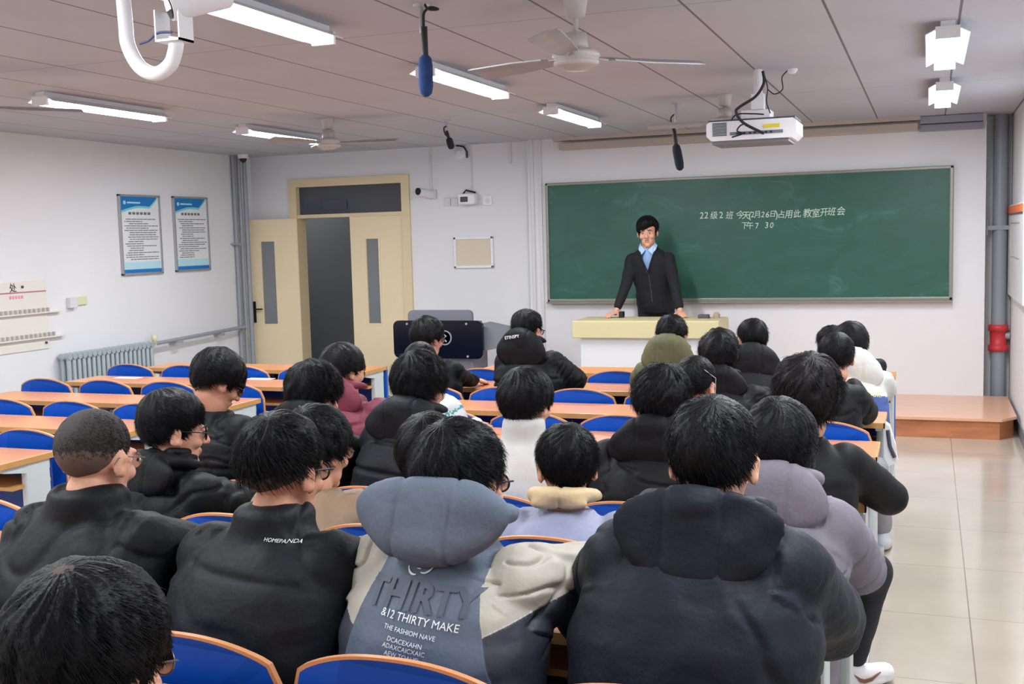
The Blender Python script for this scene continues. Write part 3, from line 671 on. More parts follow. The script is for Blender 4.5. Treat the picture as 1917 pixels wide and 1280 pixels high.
for k, (px, py, tl) in enumerate(((240, 707, 'small white paper sheet on the left block desk nearest the radiator'), (488, 709, 'small white paper sheet on the left block desk left of the black coated person'))):
    q = at(px, py, 2, .751); sh = MB().box(q[0] - .11, q[0] + .11, q[1] - .05, q[1] + .04, .7505, .753).build('paper_sheet', M['white']); tag(sh, tl, 'paper')

# ------------------------------------------------------------------ blue chairs
def chair_outline(hw, zlo, ztop, drop, n=26, inset=0.0):
    top = []
    for k in range(n + 1):
        t = -1 + 2 * k / n; x = t * (hw - inset)
        top.append((x, ztop - inset - drop * abs(t) ** 2.3 - (.045 * max(0, (abs(t) - .9) / .1) ** 2)))
    return [(hw - .012 - inset, zlo + inset), (-(hw - .012 - inset), zlo + inset)] + top
def make_chair(H):
    o = empty('folding_chair', (0, 0, 0), None, 'chair')
    hw = .242; outer = chair_outline(hw, H - .40, H, .065); inner = chair_outline(hw, H - .40, H, .065, inset=.007)
    def place(poly, y0, y1, mside=None):       # curved a little and reclined
        n = len(poly); v = []
        for d in (y0, y1):
            for a_, z_ in poly: v.append((a_, d - .035 * (a_ / hw) ** 2 * 0 + .028 * (a_ / hw) ** 2 - (z_ - (H - .4)) * .10, z_))
        return v, n
    m = MB(); v, n = place(outer, -.007, .007); vi, _ = place(inner, -.007, .007)
    allv = v + vi; N2 = 2 * n
    fs = []
    for i in range(n):
        j = (i + 1) % n
        fs += [(i, j, n + j, n + i), (i, N2 + i, N2 + j, j), (n + i, n + j, N2 + n + j, N2 + n + i)]
    m.add(allv, fs); m.build('wooden_rim', M['rim'], o)
    m = MB(); vp, n = place(inner, -.0075, .0075); m.add(vp, [tuple(range(n)), tuple(range(2 * n - 1, n - 1, -1))])
    br = m.build('backrest', M['blue'], o)
    m = MB().box(-.2, .2, .0, .34, H - .40, H - .385, bev=.004)
    m.build('seat', M['wood'], o)
    MB().tube([(0, -.0, 0), (0, -.0, H - .42)], .025, 12).box(-.17, .17, -.02, .3, H - .42, H - .40).box(-.06, .06, -.09, .13, 0, .012).build('pedestal', M['dsteel'], o)
    return o
ch_std, ch_tall = make_chair(.84), make_chair(.955)
used = {id(ch_std): False, id(ch_tall): False}
def place_chair(src, x, y, label, group):
    if not used[id(src)]: used[id(src)] = True; c_ = src
    else: c_ = copy_tree(src)
    c_.location = (x, y, 0); c_['label'] = label; c_['category'] = 'chair'; c_['group'] = group
SEATX = [-.49, -1.005, -1.52, -2.04, -2.555, -3.07]
CY_ = {1: 7.57, 2: 6.63, 3: 5.69, 4: 4.75, 5: 3.81, 6: 2.90, 7: 1.965}
SKIP = {(2, 0)}
for c_ in range(1, 8):
    for k, x in enumerate(SEATX):
        if (c_, k) in SKIP: continue
        place_chair(ch_tall if c_ >= 6 else ch_std, x, CY_[c_], 'blue chair, middle block, %s row from the platform, %s seat from the aisle' % (ORD[c_], ORD[k + 1]), 'blue chairs of the middle block')
for c_, y in ((1, 7.45), (2, 6.51), (3, 5.56), (4, 4.62)):
    for k, x in enumerate((-6.16, -5.61, -5.06, -4.51)):
        if (c_ == 3 and k == 0) or (c_ == 4 and k < 3): continue
        place_chair(ch_std, x, y, 'blue chair, left block, %s row from the front, %s seat from the wall' % (ORD[c_], ORD[k + 1]), 'blue chairs of the left block')

# ================================================================== people
def unit(v): v = np.asarray(v, float); return v / (np.linalg.norm(v) + 1e-12)
def ico(sub=3, cache={}):
    if sub not in cache:
        bm = bmesh.new(); bmesh.ops.create_icosphere(bm, subdivisions=sub, radius=1)
        cache[sub] = (np.array([tuple(v.co) for v in bm.verts]), np.array([[v.index for v in f.verts] for f in bm.faces])); bm.free()
    return cache[sub]
class Blob:
    """closed shapes that are fused into one skin by a voxel remesh"""
    def __init__(s): s.v = []; s.f = []; s.n = 0
    def add(s, v, f):
        s.v.append(np.asarray(v, float)); s.f += [tuple(int(i) + s.n for i in q) for q in f]; s.n += len(v)
    def ell(s, c, r, R=None, sub=3):
        v, f = ico(sub); v = v * np.asarray(r, float)
        if R is not None: v = v @ np.asarray(R).T
        s.add(v + np.asarray(c, float), f)
    def cap(s, p0, p1, r0, r1, n=16, flat=1.0, up=None):
        p0, p1 = np.asarray(p0, float), np.asarray(p1, float); t = unit(p1 - p0)
        a = np.array([0, 0, 1.]) if abs(t[2]) < .9 else np.array([1., 0, 0])
        if up is not None: a = np.asarray(up, float)
        u = unit(np.cross(t, a)); w = np.cross(u, t); rings = []
        for k in range(4):
            an = PI / 2 * (k + .35) / 4.35; rings.append((p0 - t * r0 * math.cos(an), r0 * math.sin(an)))
        rings += [(p0, r0), (p1, r1)]
        for k in range(3, -1, -1):
            an = PI / 2 * (k + .35) / 4.35; rings.append((p1 + t * r1 * math.cos(an), r1 * math.sin(an)))
        s.loft([(c, u * r, w * r * flat) for c, r in rings], n)
    def loft(s, rings, n=24, power=2.0):
        """rings = [(centre, half axis a, half axis b)]"""
        v = []
        for c, a, b in rings:
            for k in range(n):
                an = 2 * PI * k / n; ca, sa = math.cos(an), math.sin(an)
                if power != 2.0:
                    ca = math.copysign(abs(ca) ** (2 / power), ca); sa = math.copysign(abs(sa) ** (2 / power), sa)
                v.append(np.asarray(c, float) + ca * np.asarray(a) + sa * np.asarray(b))
        f = [(i * n + k, i * n + (k + 1) % n, (i + 1) * n + (k + 1) % n, (i + 1) * n + k) for i in range(len(rings) - 1) for k in range(n)]
        f += [tuple(range(n - 1, -1, -1)), tuple(range((len(rings) - 1) * n, len(rings) * n))]
        s.add(v, f)
    def remesh(s, voxel, smooth=4):
        me = bpy.data.meshes.new('b'); me.from_pydata([tuple(p) for p in np.vstack(s.v)], [], s.f); me.update()
        ob = bpy.data.objects.new('b', me); COL.objects.link(ob)
        m = ob.modifiers.new('r', 'REMESH'); m.mode = 'VOXEL'; m.voxel_size = voxel
        if smooth: q = ob.modifiers.new('s', 'SMOOTH'); q.factor = .6; q.iterations = smooth
        dg = bpy.context.evaluated_depsgraph_get(); ev = ob.evaluated_get(dg); r = ev.to_mesh()
        V = np.empty(len(r.vertices) * 3, np.float32); r.vertices.foreach_get('co', V); V = V.reshape(-1, 3).astype(float)
        nl = len(r.loops); Lp = np.empty(nl, np.int32); r.loops.foreach_get('vertex_index', Lp)
        if nl == 4 * len(r.polygons): Fq = Lp.reshape(-1, 4)
        else: Fq = [tuple(p.vertices) for p in r.polygons]
        ev.to_mesh_clear(); bpy.data.objects.remove(ob); bpy.data.meshes.remove(me)
        return V, Fq
def vnormals(V, Fq):
    a = V[Fq[:, 2]] - V[Fq[:, 0]]; b = V[Fq[:, 3]] - V[Fq[:, 1]]; n = np.cross(a, b)
    N = np.zeros_like(V)
    for k in range(4): np.add.at(N, Fq[:, k], n)
    return N / (np.linalg.norm(N, axis=1, keepdims=True) + 1e-12)
def vnoise(P, seed=0):
    P = np.asarray(P, float); i = np.floor(P).astype(np.int64); f = P - i; f = f * f * (3 - 2 * f)
    def h(a, b, c):
        x = (a * 374761393 + b * 668265263 + c * 2147483647 + seed * 1274126177) & 0xffffffff
        x = ((x ^ (x >> 13)) * 1274126177) & 0xffffffff; x = x ^ (x >> 16)
        return (x & 0xffff) / 32767.5 - 1
    o = 0
    for dx in (0, 1):
        for dy in (0, 1):
            for dz in (0, 1):
                wt = (f[:, 0] if dx else 1 - f[:, 0]) * (f[:, 1] if dy else 1 - f[:, 1]) * (f[:, 2] if dz else 1 - f[:, 2])
                o = o + wt * h(i[:, 0] + dx, i[:, 1] + dy, i[:, 2] + dz)
    return o
def smooth01(x): x = np.clip(x, 0, 1); return x * x * (3 - 2 * x)
def Rz(a): c, s = math.cos(a), math.sin(a); return np.array([[c, -s, 0], [s, c, 0], [0, 0, 1.]])
def Rx_(a): c, s = math.cos(a), math.sin(a); return np.array([[1, 0, 0], [0, c, -s], [0, s, c]])
def Ry_(a): c, s = math.cos(a), math.sin(a); return np.array([[c, 0, s], [0, 1, 0], [-s, 0, c]])

HEAD_E = [((0, -.016, .034), (.078, .098, .088)), ((0, .026, -.008), (.068, .070, .088)), ((0, .034, -.066), (.056, .056, .048))]
def head_radius(D, grow=0.0):
    """distance from the head centre to its surface along the unit directions D"""
    best = np.zeros(len(D))
    for c, r in HEAD_E:
        c = np.array(c); r = np.array(r) + grow
        A = ((D / r) ** 2).sum(1); B = -2 * ((D / r) * (c / r)).sum(1); Cc = ((c / r) ** 2).sum() - 1
        t = (-B + np.sqrt(np.maximum(B * B - 4 * A * Cc, 0))) / (2 * A); best = np.maximum(best, t)
    return best
HAIR = {   # top, side, back thickness; nape elevation; side elevation; fringe elevation; clumpiness
    'normal': (.026, .014, .020, -44, 6, 26, 1.0), 'short': (.016, .007, .011, -36, 8, 34, .6), 'buzz': (.005, .003, .004, -38, 8, 36, .12),
    'fluffy': (.036, .028, .034, -48, 0, 20, 1.7), 'bowl': (.030, .024, .028, -38, 2, 8, .8), 'fade': (.024, .006, .012, -30, 14, 30, .9),
    'bob': (.028, .030, .032, -66, -42, 16, .8), 'side': (.030, .012, .016, -36, 8, 22, .6)}
def hair_shell(D, style):
    top, side, back, nape, sd, fringe, cl = HAIR[style]
    el = np.degrees(np.arcsin(np.clip(D[:, 2], -1, 1))); az = np.degrees(np.abs(np.arctan2(D[:, 0], D[:, 1])))
    hl = np.interp(az, [0, 30, 55, 72, 80, 96, 112, 135, 180], [fringe, fringe, fringe - 2, 6, -14, sd, min(sd, -6), nape + 12, nape])
    if style == 'bob': hl = np.interp(az, [0, 30, 55, 75, 100, 180], [fringe, fringe, fringe - 6, -40, -60, nape])
    if style == 'part': hl = hl - 26 * D[:, 0] * (az < 70)
    mask = smooth01((el - hl) / 9.0 + .15)
    up = smooth01((el - 5) / 55); bk = smooth01((az - 100) / 60)
    th = up * top + (1 - up) * (bk * back + (1 - bk) * side)
    fade = 1.0 if style in ('bob', 'fluffy', 'bowl') else .35 + .65 * smooth01((el - hl) / 30)
    return mask, th * fade, el, az
def hair_dirs(nt, nph, seed):
    rnd = random.Random(seed); wx = rnd.uniform(-.2, .2)
    A = unit([wx, -.5, .86]); U = unit(np.cross(A, [0, 1, 0])); Wd = np.cross(A, U)
    th = np.linspace(0, PI, nt + 1)[1:-1]; ph = np.linspace(0, 2 * PI, nph, endpoint=False)
    T, P = np.meshgrid(th, ph, indexing='ij'); T = T.ravel(); P = P.ravel()
    D = np.cos(T)[:, None] * A + np.sin(T)[:, None] * (np.cos(P)[:, None] * U + np.sin(P)[:, None] * Wd)
    return D, T, P, A, U, Wd
def make_hair(style, seed, near, name, m, parent, base, HT, strands, whorl_skin=False):
    nt, nph = (90, 132) if near else (44, 64)
    D, T, P, A, U, Wd = hair_dirs(nt, nph, seed); cl = HAIR[style][6]
    D = np.vstack([A, D, -A]); T = np.r_[0, T, PI]; P = np.r_[0, P, 0]
    mask, th, el, az = hair_shell(D, style)
    sw = P + .7 * T     # hair swirls out of the crown
    fr = 1 if near else .6
    clump = vnoise(np.c_[np.cos(sw) * 9 * fr, np.sin(sw) * 9 * fr, T * 2.2], seed) * .55 + vnoise(np.c_[np.cos(sw) * 22 * fr, np.sin(sw) * 22 * fr, T * 4], seed + 3) * .3 + vnoise(D * 4.5, seed + 7) * .5
    damp = smooth01(T / .35)
    R = head_radius(D) + np.where(mask > .02, mask * th + mask * clump * .008 * cl * damp - .0035 * (1 - mask), -.010)
    R = np.where(mask <= .02, head_radius(D) * .86, R)
    V = D * R[:, None]
    n = nph; rings = nt - 1; F_ = []
    idx = lambda i, k: 1 + i * n + (k % n)
    for k in range(n): F_.append((0, idx(0, k), idx(0, k + 1)))
    for i in range(rings - 1):
        for k in range(n): F_.append((idx(i, k), idx(i + 1, k), idx(i + 1, k + 1), idx(i, k + 1)))
    last = 1 + rings * n
    for k in range(n): F_.append((last, idx(rings - 1, k + 1), idx(rings - 1, k)))
    verts = [V]; faces = [tuple(f) for f in F_]; nv = len(V)
    # separate locks standing off the shell
    rnd = np.random.RandomState(seed)
    if strands:
        S = rnd.normal(size=(strands * 3, 3)); S /= np.linalg.norm(S, axis=1, keepdims=True)
        mk, th2, e2, a2 = hair_shell(S, style); ok = (mk > .55) & ((style not in ('fade', 'buzz')) | (e2 + rnd.uniform(-14, 10, len(e2)) > (7 if style == 'fade' else 17) - .1 * (a2 - 90))) & ((not whorl_skin) | (S @ A < math.cos(.17))); S = S[ok][:strands]; th2 = th2[ok][:strands]; mk2 = mk[ok][:strands]
        Rr = head_radius(S) + th2 * .8
        root = S * Rr[:, None]
        ax = A[None]; tang = S * (S @ A)[:, None] - ax; tang /= np.linalg.norm(tang, axis=1, keepdims=True) + 1e-9
        sidev = np.cross(S, tang); g = tang + sidev * .5 + rnd.normal(size=S.shape) * .10 * (1 + cl * .5)
        g /= np.linalg.norm(g, axis=1, keepdims=True)
        Ln = (.38 if style == 'buzz' else 1) * (rnd.uniform(.020, .046, len(S)) * (.5 + .5 * min(cl, 1.4)))[:, None]
        lift = rnd.uniform(-.04, .09, (len(S), 1)) * (.4 + .6 * cl)
        Ln = Ln * (.35 + .65 * smooth01((mk2 - .55) / .45))[:, None]
        wd = rnd.uniform(.0005, .0011, (len(S), 1)) * (1 if near else 1.1)
        sidev /= np.linalg.norm(sidev, axis=1, keepdims=True) + 1e-9
        ring = []
        for q, wq in ((0, 1.), (.35, 1.), (.7, .7), (1., .12)):
            c = root + g * Ln * q + S * (Ln * lift * math.sin(q * 1.9)) - S * Ln * q * q * .25
            ring.append([c + sidev * wd * wq, c + S * wd * wq * .8, c - sidev * wd * wq, ])
        K = len(S); blk = np.stack([np.stack(r_, 1) for r_ in ring], 1).reshape(-1, 3)   # K x 4 x 3
        verts.append(blk)
        for s_ in range(K):
            o = nv + s_ * 12
            for q in range(3):
                for k in range(3): faces.append((o + q * 3 + k, o + q * 3 + (k + 1) % 3, o + q * 3 + 3 + (k + 1) % 3, o + q * 3 + 3 + k))
    Vall = np.vstack(verts); Vw = HT(Vall)
    if style in ('fade', 'buzz'):
        ef = el[np.array([f[0] for f in F_])] + vnoise(D[np.array([f[0] for f in F_])] * 8, 5) * 5; azf = az[np.array([f[0] for f in F_])]
        mi = np.zeros(len(faces), int); mi[:len(F_)] = (ef < (7 if style == 'fade' else 17) - 0.10 * (azf - 90)).astype(int)
        return npm(Vw, faces, name, [m, M['fadehair']], parent, base, mi)
    if whorl_skin:
        mi = np.zeros(len(faces), int); nn = n + (rings - 1) * n; tt = T[np.array([f[0] for f in faces[:nn]])]; mi[:nn] = (tt < .05 + .06 * vnoise(D[np.array([f[0] for f in faces[:nn]])] * 30, 3)).astype(int)
        return npm(Vw, faces, name, [m, M['fadehair']], parent, base, mi)
    return npm(Vw, faces, name, m, parent, base)

def hand_prims(B, w, d, nrm, s=1.0, curl=.5, side=1):
    """hand growing from wrist w along d with palm normal nrm (pointing out of the back of the hand)"""
    d = unit(d); nrm = unit(nrm - d * (np.asarray(nrm) @ d)); x = np.cross(d, nrm) * side; w = np.asarray(w, float)
    R = np.array([x, d, nrm]).T
    B.cap(w - d * .03, w + d * .02, .024 * s, .026 * s)
    B.ell(w + d * .055 * s, (.040 * s, .050 * s, .016 * s), R)
    for k, (off, ln) in enumerate(((-.030, .070), (-.010, .078), (.010, .074), (.030, .058))):
        p = w + d * .09 * s + x * off * s; a = curl * .6; p1 = p + (d * math.cos(a) - nrm * math.sin(a)) * ln * .5 * s; a2 = curl * 1.5
        p2 = p1 + (d * math.cos(a2) - nrm * math.sin(a2)) * ln * .5 * s
        B.cap(p - d * .015, p1, .0095 * s, .0088 * s, 10); B.cap(p1, p2, .0088 * s, .0075 * s, 10)
    t0 = w + d * .03 * s - x * .032 * s; t1 = t0 + (d * .6 - x * .7 - nrm * .25) * .035 * s; t2 = t1 + (d * .9 - x * .25 - nrm * .2) * .03 * s
    B.cap(t0, t1, .014 * s, .0105 * s, 10); B.cap(t1, t2, .0105 * s, .0088 * s, 10)

def seg_t(P, a, b):
    a, b = np.asarray(a, float), np.asarray(b, float); d = b - a; t = np.clip(((P - a) @ d) / (d @ d), 0, 1)
    return t, np.linalg.norm(P - (a + t[:, None] * d), axis=1)

def person(label, top, y, seat, group=None, yaw=0., pitch=-8., roll=0., hs=1.0, style='normal', skin='skin', hairm='hair', jacket=(30, 34, 40), kind='puffer', hood=None,
           puff=.03, seam=.11, near=False, sw=.168, dz=0., wl=None, el=None, wr=None, er=None, glasses=None, collar=0.0, ytorso=None, lean=.0, trous=(26, 28, 34), shoe=(200, 200, 204),
           neckdrop=.098, legs='fwd', strands=None, wide=1.0, deskz=None, tcol=None, arms=True, hoodc=None, kneeR=None, footR=None, whorl=False, vox=None, toe=0., seamd=.012, rough=.6):
    tp = at(top[0], top[1], 1, y); s = hs * 1.02
    RH = Rz(math.radians(yaw)) @ Rx_(math.radians(pitch)) @ Ry_(math.radians(roll))
    Hc = tp - np.array([0, 0, .135 * s])
    HT = lambda q: Hc + (np.asarray(q, float) * s) @ RH.T
    sx, sy = seat; zs = .44 + dz
    pel = np.array([sx, sy + .19, zs + .09])
    base = (sx, sy + .19, 0)
    o = empty('person', base, label, 'person', group)
    neck = Hc + np.array([0, -.028, -neckdrop * s]) + np.array([(sx - Hc[0]) * .18, 0, 0])
    ty = math.radians(yaw * .3 if ytorso is None else ytorso)
    X = np.array([math.cos(ty), math.sin(ty), 0]); Yv = np.array([-math.sin(ty), math.cos(ty), 0])
    up = unit(neck - pel); bk = unit(np.cross(up, X)); bk = -bk if bk @ Yv > 0 else bk     # bk points to the back
    Ssh = neck - up * .085
    S = {-1: Ssh - X * sw, 1: Ssh + X * sw}
    dkz = (.75 + dz if deskz is None else deskz) + .055
    E = {}; Wr = {}
    for sg, e_, w_ in ((-1, el, wl), (1, er, wr)):
        E[sg] = np.array(e_, float) if e_ is not None else np.array([sx + sg * .27, sy + .46, dkz + .02])
        Wr[sg] = np.array(w_, float) if w_ is not None else np.array([sx + sg * .09, sy + .66, dkz])
        dd = E[sg] - S[sg]; L1 = np.linalg.norm(dd)
        if e_ is None and L1 > .36: E[sg] = S[sg] + dd / L1 * .36
        dd = Wr[sg] - E[sg]; L2 = np.linalg.norm(dd)
        if w_ is None and L2 > .28: Wr[sg] = E[sg] + dd / L2 * .28
    # ---- the body: one continuous skin
    B = Blob()
    for c, r in HEAD_E: B.ell(HT(c), np.array(r) * s, RH)
    B.ell(HT((0, .072, -.098)), np.array((.024, .022, .020)) * s, RH)
    B.cap(HT((0, .092, .016)), HT((0, .113, -.026)), .009 * s, .0125 * s, 12)
    for sg in (-1, 1):
        B.ell(HT((sg * .012, .102, -.030)), np.array((.009, .010, .0075)) * s, RH, 2)
        B.ell(HT((sg * .030, .080, .026)), np.array((.026, .016, .009)) * s, RH, 2)
        B.ell(HT((sg * .040, .068, -.026)), np.array((.024, .022, .022)) * s, RH, 2)
        Re = RH @ Rz(sg * math.radians(-22)) @ Rx_(math.radians(-10))
        B.ell(HT((sg * .083, -.010, -.006)), np.array((.0085, .021, .034)) * s, Re, 2)
        B.ell(HT((sg * .079, .004, -.026)), np.array((.009, .012, .016)) * s, Re, 2)
    B.ell(HT((0, .090, -.057)), np.array((.022, .010, .0055)) * s, RH, 2); B.ell(HT((0, .088, -.067)), np.array((.018, .010, .0055)) * s, RH, 2)
    nk0 = HT((0, -.014, -.075)); B.cap(nk0, neck, .056 * s, .060 * s, 20)
    B.cap(neck, neck - up * .06, .058, .06)
    B.cap(Ssh - X * (sw - .05), Ssh + X * (sw - .05), .036, .036)
    B.cap(Ssh - up * .05, pel, .11, .12, 20, flat=.8, up=bk)
    for sg in (-1, 1):
        B.cap(S[sg] - up * .02, E[sg], .038, .034); B.cap(E[sg], Wr[sg], .034, .026)
        hd = unit(Wr[sg] - E[sg]); hand_prims(B, Wr[sg] + hd * .012, hd * np.array([1, 1, .3]), (0, 0, 1.), 1.0, .45, -sg)
        kn = np.array([sx + sg * .12, sy + .60, zs + .07]); ft = np.array([sx + sg * .13, sy + .62, .09])
        if sg == 1 and kneeR is not None: kn = np.array(kneeR, float); ft = np.array(footR, float)
        B.cap(pel + X * sg * .09, kn, .075, .055); B.cap(kn, ft, .05, .036)
        if sg == -1: kL, fL = kn, ft
        else: kR, fR = kn, ft
    V, Fq = B.remesh(.0056 if near else .0075, 3)
    # hollows: eye sockets and ear bowls
    Lc = (V - Hc) @ RH / s
    N = vnormals(V, Fq)
    for sg in (-1, 1):
        q = np.exp(-(((Lc[:, 0] - sg * .031) / .017) ** 2 + ((Lc[:, 1] - .085) / .03) ** 2 + ((Lc[:, 2] - .006) / .011) ** 2)); V -= N * (q * .008)[:, None]
        q = np.exp(-(((Lc[:, 0] - sg * .094) / .013) ** 2 + ((Lc[:, 1] + .004) / .009) ** 2 + ((Lc[:, 2] + .008) / .014) ** 2)); V -= N * (q * .009)[:, None]
    fc = Lc[Fq].mean(1); lipm = (np.abs(fc[:, 0]) < .026) & (fc[:, 1] > .085) & (fc[:, 2] > -.076) & (fc[:, 2] < -.051)
    mi = np.where(lipm, 1, 0)
    body = npm(V, Fq, 'body', [M[skin], M['lip']], o, base, mi)
    for sg in (-1, 1):
        if glasses or style == 'side':
            e = Blob(); e.ell(HT((sg * .031, .0785, .005)), np.array((.0115, .0105, .006)) * s, RH, 3)
            npm(e.v[0], np.array(e.f), 'eye', M['eyew'], o, base)
            bpy.data.objects[-1] if False else None
            mbe = MB().tube([HT((sg * .031, .0875, .005)), HT((sg * .031, .0898, .005))], .0048 * s, 12); mbe.build('iris', M['eyed'], o, base)
            mbb = MB().tube([HT((sg * .014, .0955, .027)), HT((sg * .032, .0965, .031)), HT((sg * .052, .083, .026))], [.0025, .0035, .0015], 6); mbb.build('eyebrow', M['hair'], o, base)
    # ---- hair
    make_hair(style, hash(label) % 1000 if False else sum(map(ord, label)) % 997, near, 'hair', M[hairm] if isinstance(hairm, str) else hairm, o, base, HT,
              (5200 if near else 1400) if strands is None else strands, whorl)
    # ---- glasses
    if glasses:
        g = MB(); gl = MB(); r_ = .023
        for sg in (-1, 1):
            ring = [HT((sg * (.034 + r_ * 1.12 * math.cos(a)), .104 - .25 * abs(.034 + r_ * math.cos(a)) ** 1.5 * 2, .003 + r_ * .86 * math.sin(a))) for a in np.linspace(0, 2 * PI, 21)]
            g.tube(ring, .0018 * s * (1.3 if glasses == 'black' else .8), 6)
            gl.add(ring[:-1], [tuple(range(20))])
            g.tube([HT((sg * .058, .096, .008)), HT((sg * .078, .085, .012)), HT((sg * .086, .0, .014)), HT((sg * .085, -.022, .008)), HT((sg * .084, -.032, -.008))], .0019 * s * (1.2 if glasses == 'black' else .8), 6)
        g.tube([HT((-.012, .106, .008)), HT((0, .112, .010)), HT((.012, .106, .008))], .0016 * s, 6)
        go = g.build('glasses', M['black'] if glasses == 'black' else M['gold'], o, base); gl.build('lenses', M['lens'], go, base)
    # ---- coat
    jc = tuple(v * (.52 if sum(jacket) < 200 else 1) for v in jacket)
    jm = mat('coat_%d_%d_%d_%s' % (*jacket, kind), jc, rough, var=.10, scale=7, bump=.25 if kind != 'knit' else .08, bscale=45 if kind != 'knit' else 160, spec=.22)
    J = Blob(); pf = puff; rings = []
    mid = (pel + Ssh) / 2 + bk * (.05 + lean)
    def spine(t): return (1 - t) ** 2 * (pel - up * .06) + 2 * t * (1 - t) * mid + t * t * neck
    prof = [(0, .18, .13, 1), (.12, .19, .135, 1), (.3, .185, .13, 1), (.5, .19, .135, 1), (.64, sw + .025, .13, 1), (.75, sw + .018, .12, .8), (.83, sw - .01, .105, .6), (.89, .125, .094, .4), (.94, .09, .082, .25), (.985, .076 + collar * .15, .074 + collar * .15, .15)]
    for t, a_, b_, kk in prof:
        k = pf * kk; rings.append((spine(t), X * (a_ + k) * wide, bk * (b_ + k * 1.1)))
    J.loft(rings, 30, 2.3)
    if collar:
        cc = spine(.985); J.loft([(cc - up * .03, X * (.085 + pf * .3), bk * (.088 + pf * .3)), (cc + up * collar * .6, X * (.082 + pf * .3), bk * (.088 + pf * .3)), (cc + up * collar, X * .074, bk * .078)], 24)
    for sg in (-1, 1):
        J.cap(S[sg] - up * .02 - X * sg * .01, E[sg], .064 + pf * .7, .054 + pf * .85); J.cap(E[sg], Wr[sg], .054 + pf * .9, .038 + pf * .5)
    V, Fq = J.remesh(vox or (.0075 if near else .010), 14 if not vox else 24); N = vnormals(V, Fq)
    # nearest limb of every vertex, for seams, folds and colours
    hgt = (V - pel) @ up; cand = []
    for sg in (-1, 1):
        t1, d1 = seg_t(V, S[sg], E[sg]); t2, d2 = seg_t(V, E[sg], Wr[sg]); cand.append((sg, t1, d1, t2, d2))
    seedn = sum(map(ord, label)) % 211
    armv = np.zeros(len(V)); armp = np.zeros(len(V))
    for sg, t1, d1, t2, d2 in cand:
        latr = ((V - Ssh) @ X) * sg; near_arm = (np.minimum(d1, d2) < .125) & (latr > sw * .82 - .04 * np.clip((V - Ssh) @ up / -.2, 0, 1) + .02) | (d2 < .10) | ((d1 < .11) & (t1 > .35) & (latr > sw * .9))
        p_ = np.where(d1 < d2, t1 * .30, .30 + t2 * .26); armv = np.where(near_arm, sg, armv); armp = np.where(near_arm, p_, armp)
    isarm = armv != 0; par = np.where(isarm, armp + .035, hgt)
    if seam:
        ph = np.abs((par / seam + .15) % 1 - .5) * seam      # distance measure
        dd = seam / 2 - ph; warp = vnoise(V * 14, seedn) * .004
        V = V + N * ((-np.exp(-((dd + warp) / .009) ** 2) * seamd) + .004 * np.sin(np.clip(ph / seam * 2, 0, 1) * PI / 2))[:, None]
        wr_ = vnoise(np.c_[V[:, 0] * 38, V[:, 1] * 38, V[:, 2] * 10], seedn + 2); V = V + N * (wr_ * .0028 * np.exp(-(dd / .03) ** 2))[:, None]
    ax_ = np.where(isarm[:, None], V * np.array([9, 9, 20]), V * np.array([7, 7, 13]))
    fold = vnoise(ax_ + vnoise(V * 6, seedn + 5)[:, None] * 1.2, seedn + 1); fold = np.maximum(fold, -.3)
    amp = {'puffer': .006, 'coat': .008, 'knit': .004, 'cloth': .009}.get(kind, .006)
    cr = vnoise(np.where(isarm[:, None], V * np.array([7, 7, 15]), V * np.array([4.5, 4.5, 11])) + vnoise(V * 5, seedn + 21)[:, None] * .9, seedn + 20)
    crm = smooth01((vnoise(V * 5, seedn + 22) + .25) / .5)
    V = V + N * (fold * amp + vnoise(V * 24, seedn + 9) * amp * .25 - (np.exp(-(cr / .09) ** 2) * crm * (0 if kind == 'knit' else .0065) * (1.6 if near else 1)))[:, None]
    midx = None; mats = [jm]
    if tcol: mats, midx = tcol(V, Fq, dict(S=S, E=E, W=Wr, X=X, up=up, bk=bk, Ssh=Ssh, pel=pel, armv=armv, armp=armp, jm=jm, neck=neck))
    jk = npm(V, Fq, 'jacket', mats, o, base, midx)
    info = dict(o=o, base=base, jacket=jk, V=V, F=Fq, X=X, up=up, bk=bk, neck=neck, Ssh=Ssh, pel=pel, HT=HT, Hc=Hc, S=S, E=E, W=Wr, s=s)
    # ---- hood
    if hood:
        Hd = Blob(); hm = jm if hoodc is None else mat('hood_%d_%d_%d' % hoodc, hoodc, rough, var=.1, scale=7, bump=.2, bscale=45)
        hw, hh, hb, ho = hood           # half width, half height, half depth, offset up
        c = neck + bk * (.055 + pf * .9 + hb * .35) + up * (ho - hh * .55)
        Rm = np.array([X, -bk, up]).T
        iv, if_ = ico(4); q = iv.copy(); tz = smooth01((q[:, 2] + 1) / 1.6) if ho < .035 or hw > .195 else smooth01((1.05 - q[:, 2]) / 1.7)
        q[:, 0] = np.sign(q[:, 0]) * np.abs(q[:, 0]) ** .85 * (.66 + .34 * tz); q[:, 1] *= .62 + .38 * (1 - tz) ; q[:, 2] = np.sign(q[:, 2]) * np.abs(q[:, 2]) ** .9
        Hd.add((q * (hw, hb, hh)) @ Rm.T + c, if_)
        ra = .019 + pf * .3
        P_ = lambda q: neck + X * math.cos(q) * (.084 + pf * .4 + max(0, hw - .13) * .3) + bk * (math.sin(q) * (.086 + pf * .6) - .01) + up * (ho * .5 + .004 + .018 * math.sin(q))
        for k in range(16):
            a = math.radians(-20 + 220 * k / 16); a2 = math.radians(-20 + 220 * (k + 1) / 16); r1 = ra * (.35 + .65 * math.sin(PI * k / 16) ** .6); r2 = ra * (.35 + .65 * max(0, math.sin(PI * (k + 1) / 16)) ** .6); Hd.cap(P_(a), P_(a2), r1, r2, 12)
        V2, F2 = Hd.remesh(.0075 if near else .010, 5); N2 = vnormals(V2, F2)
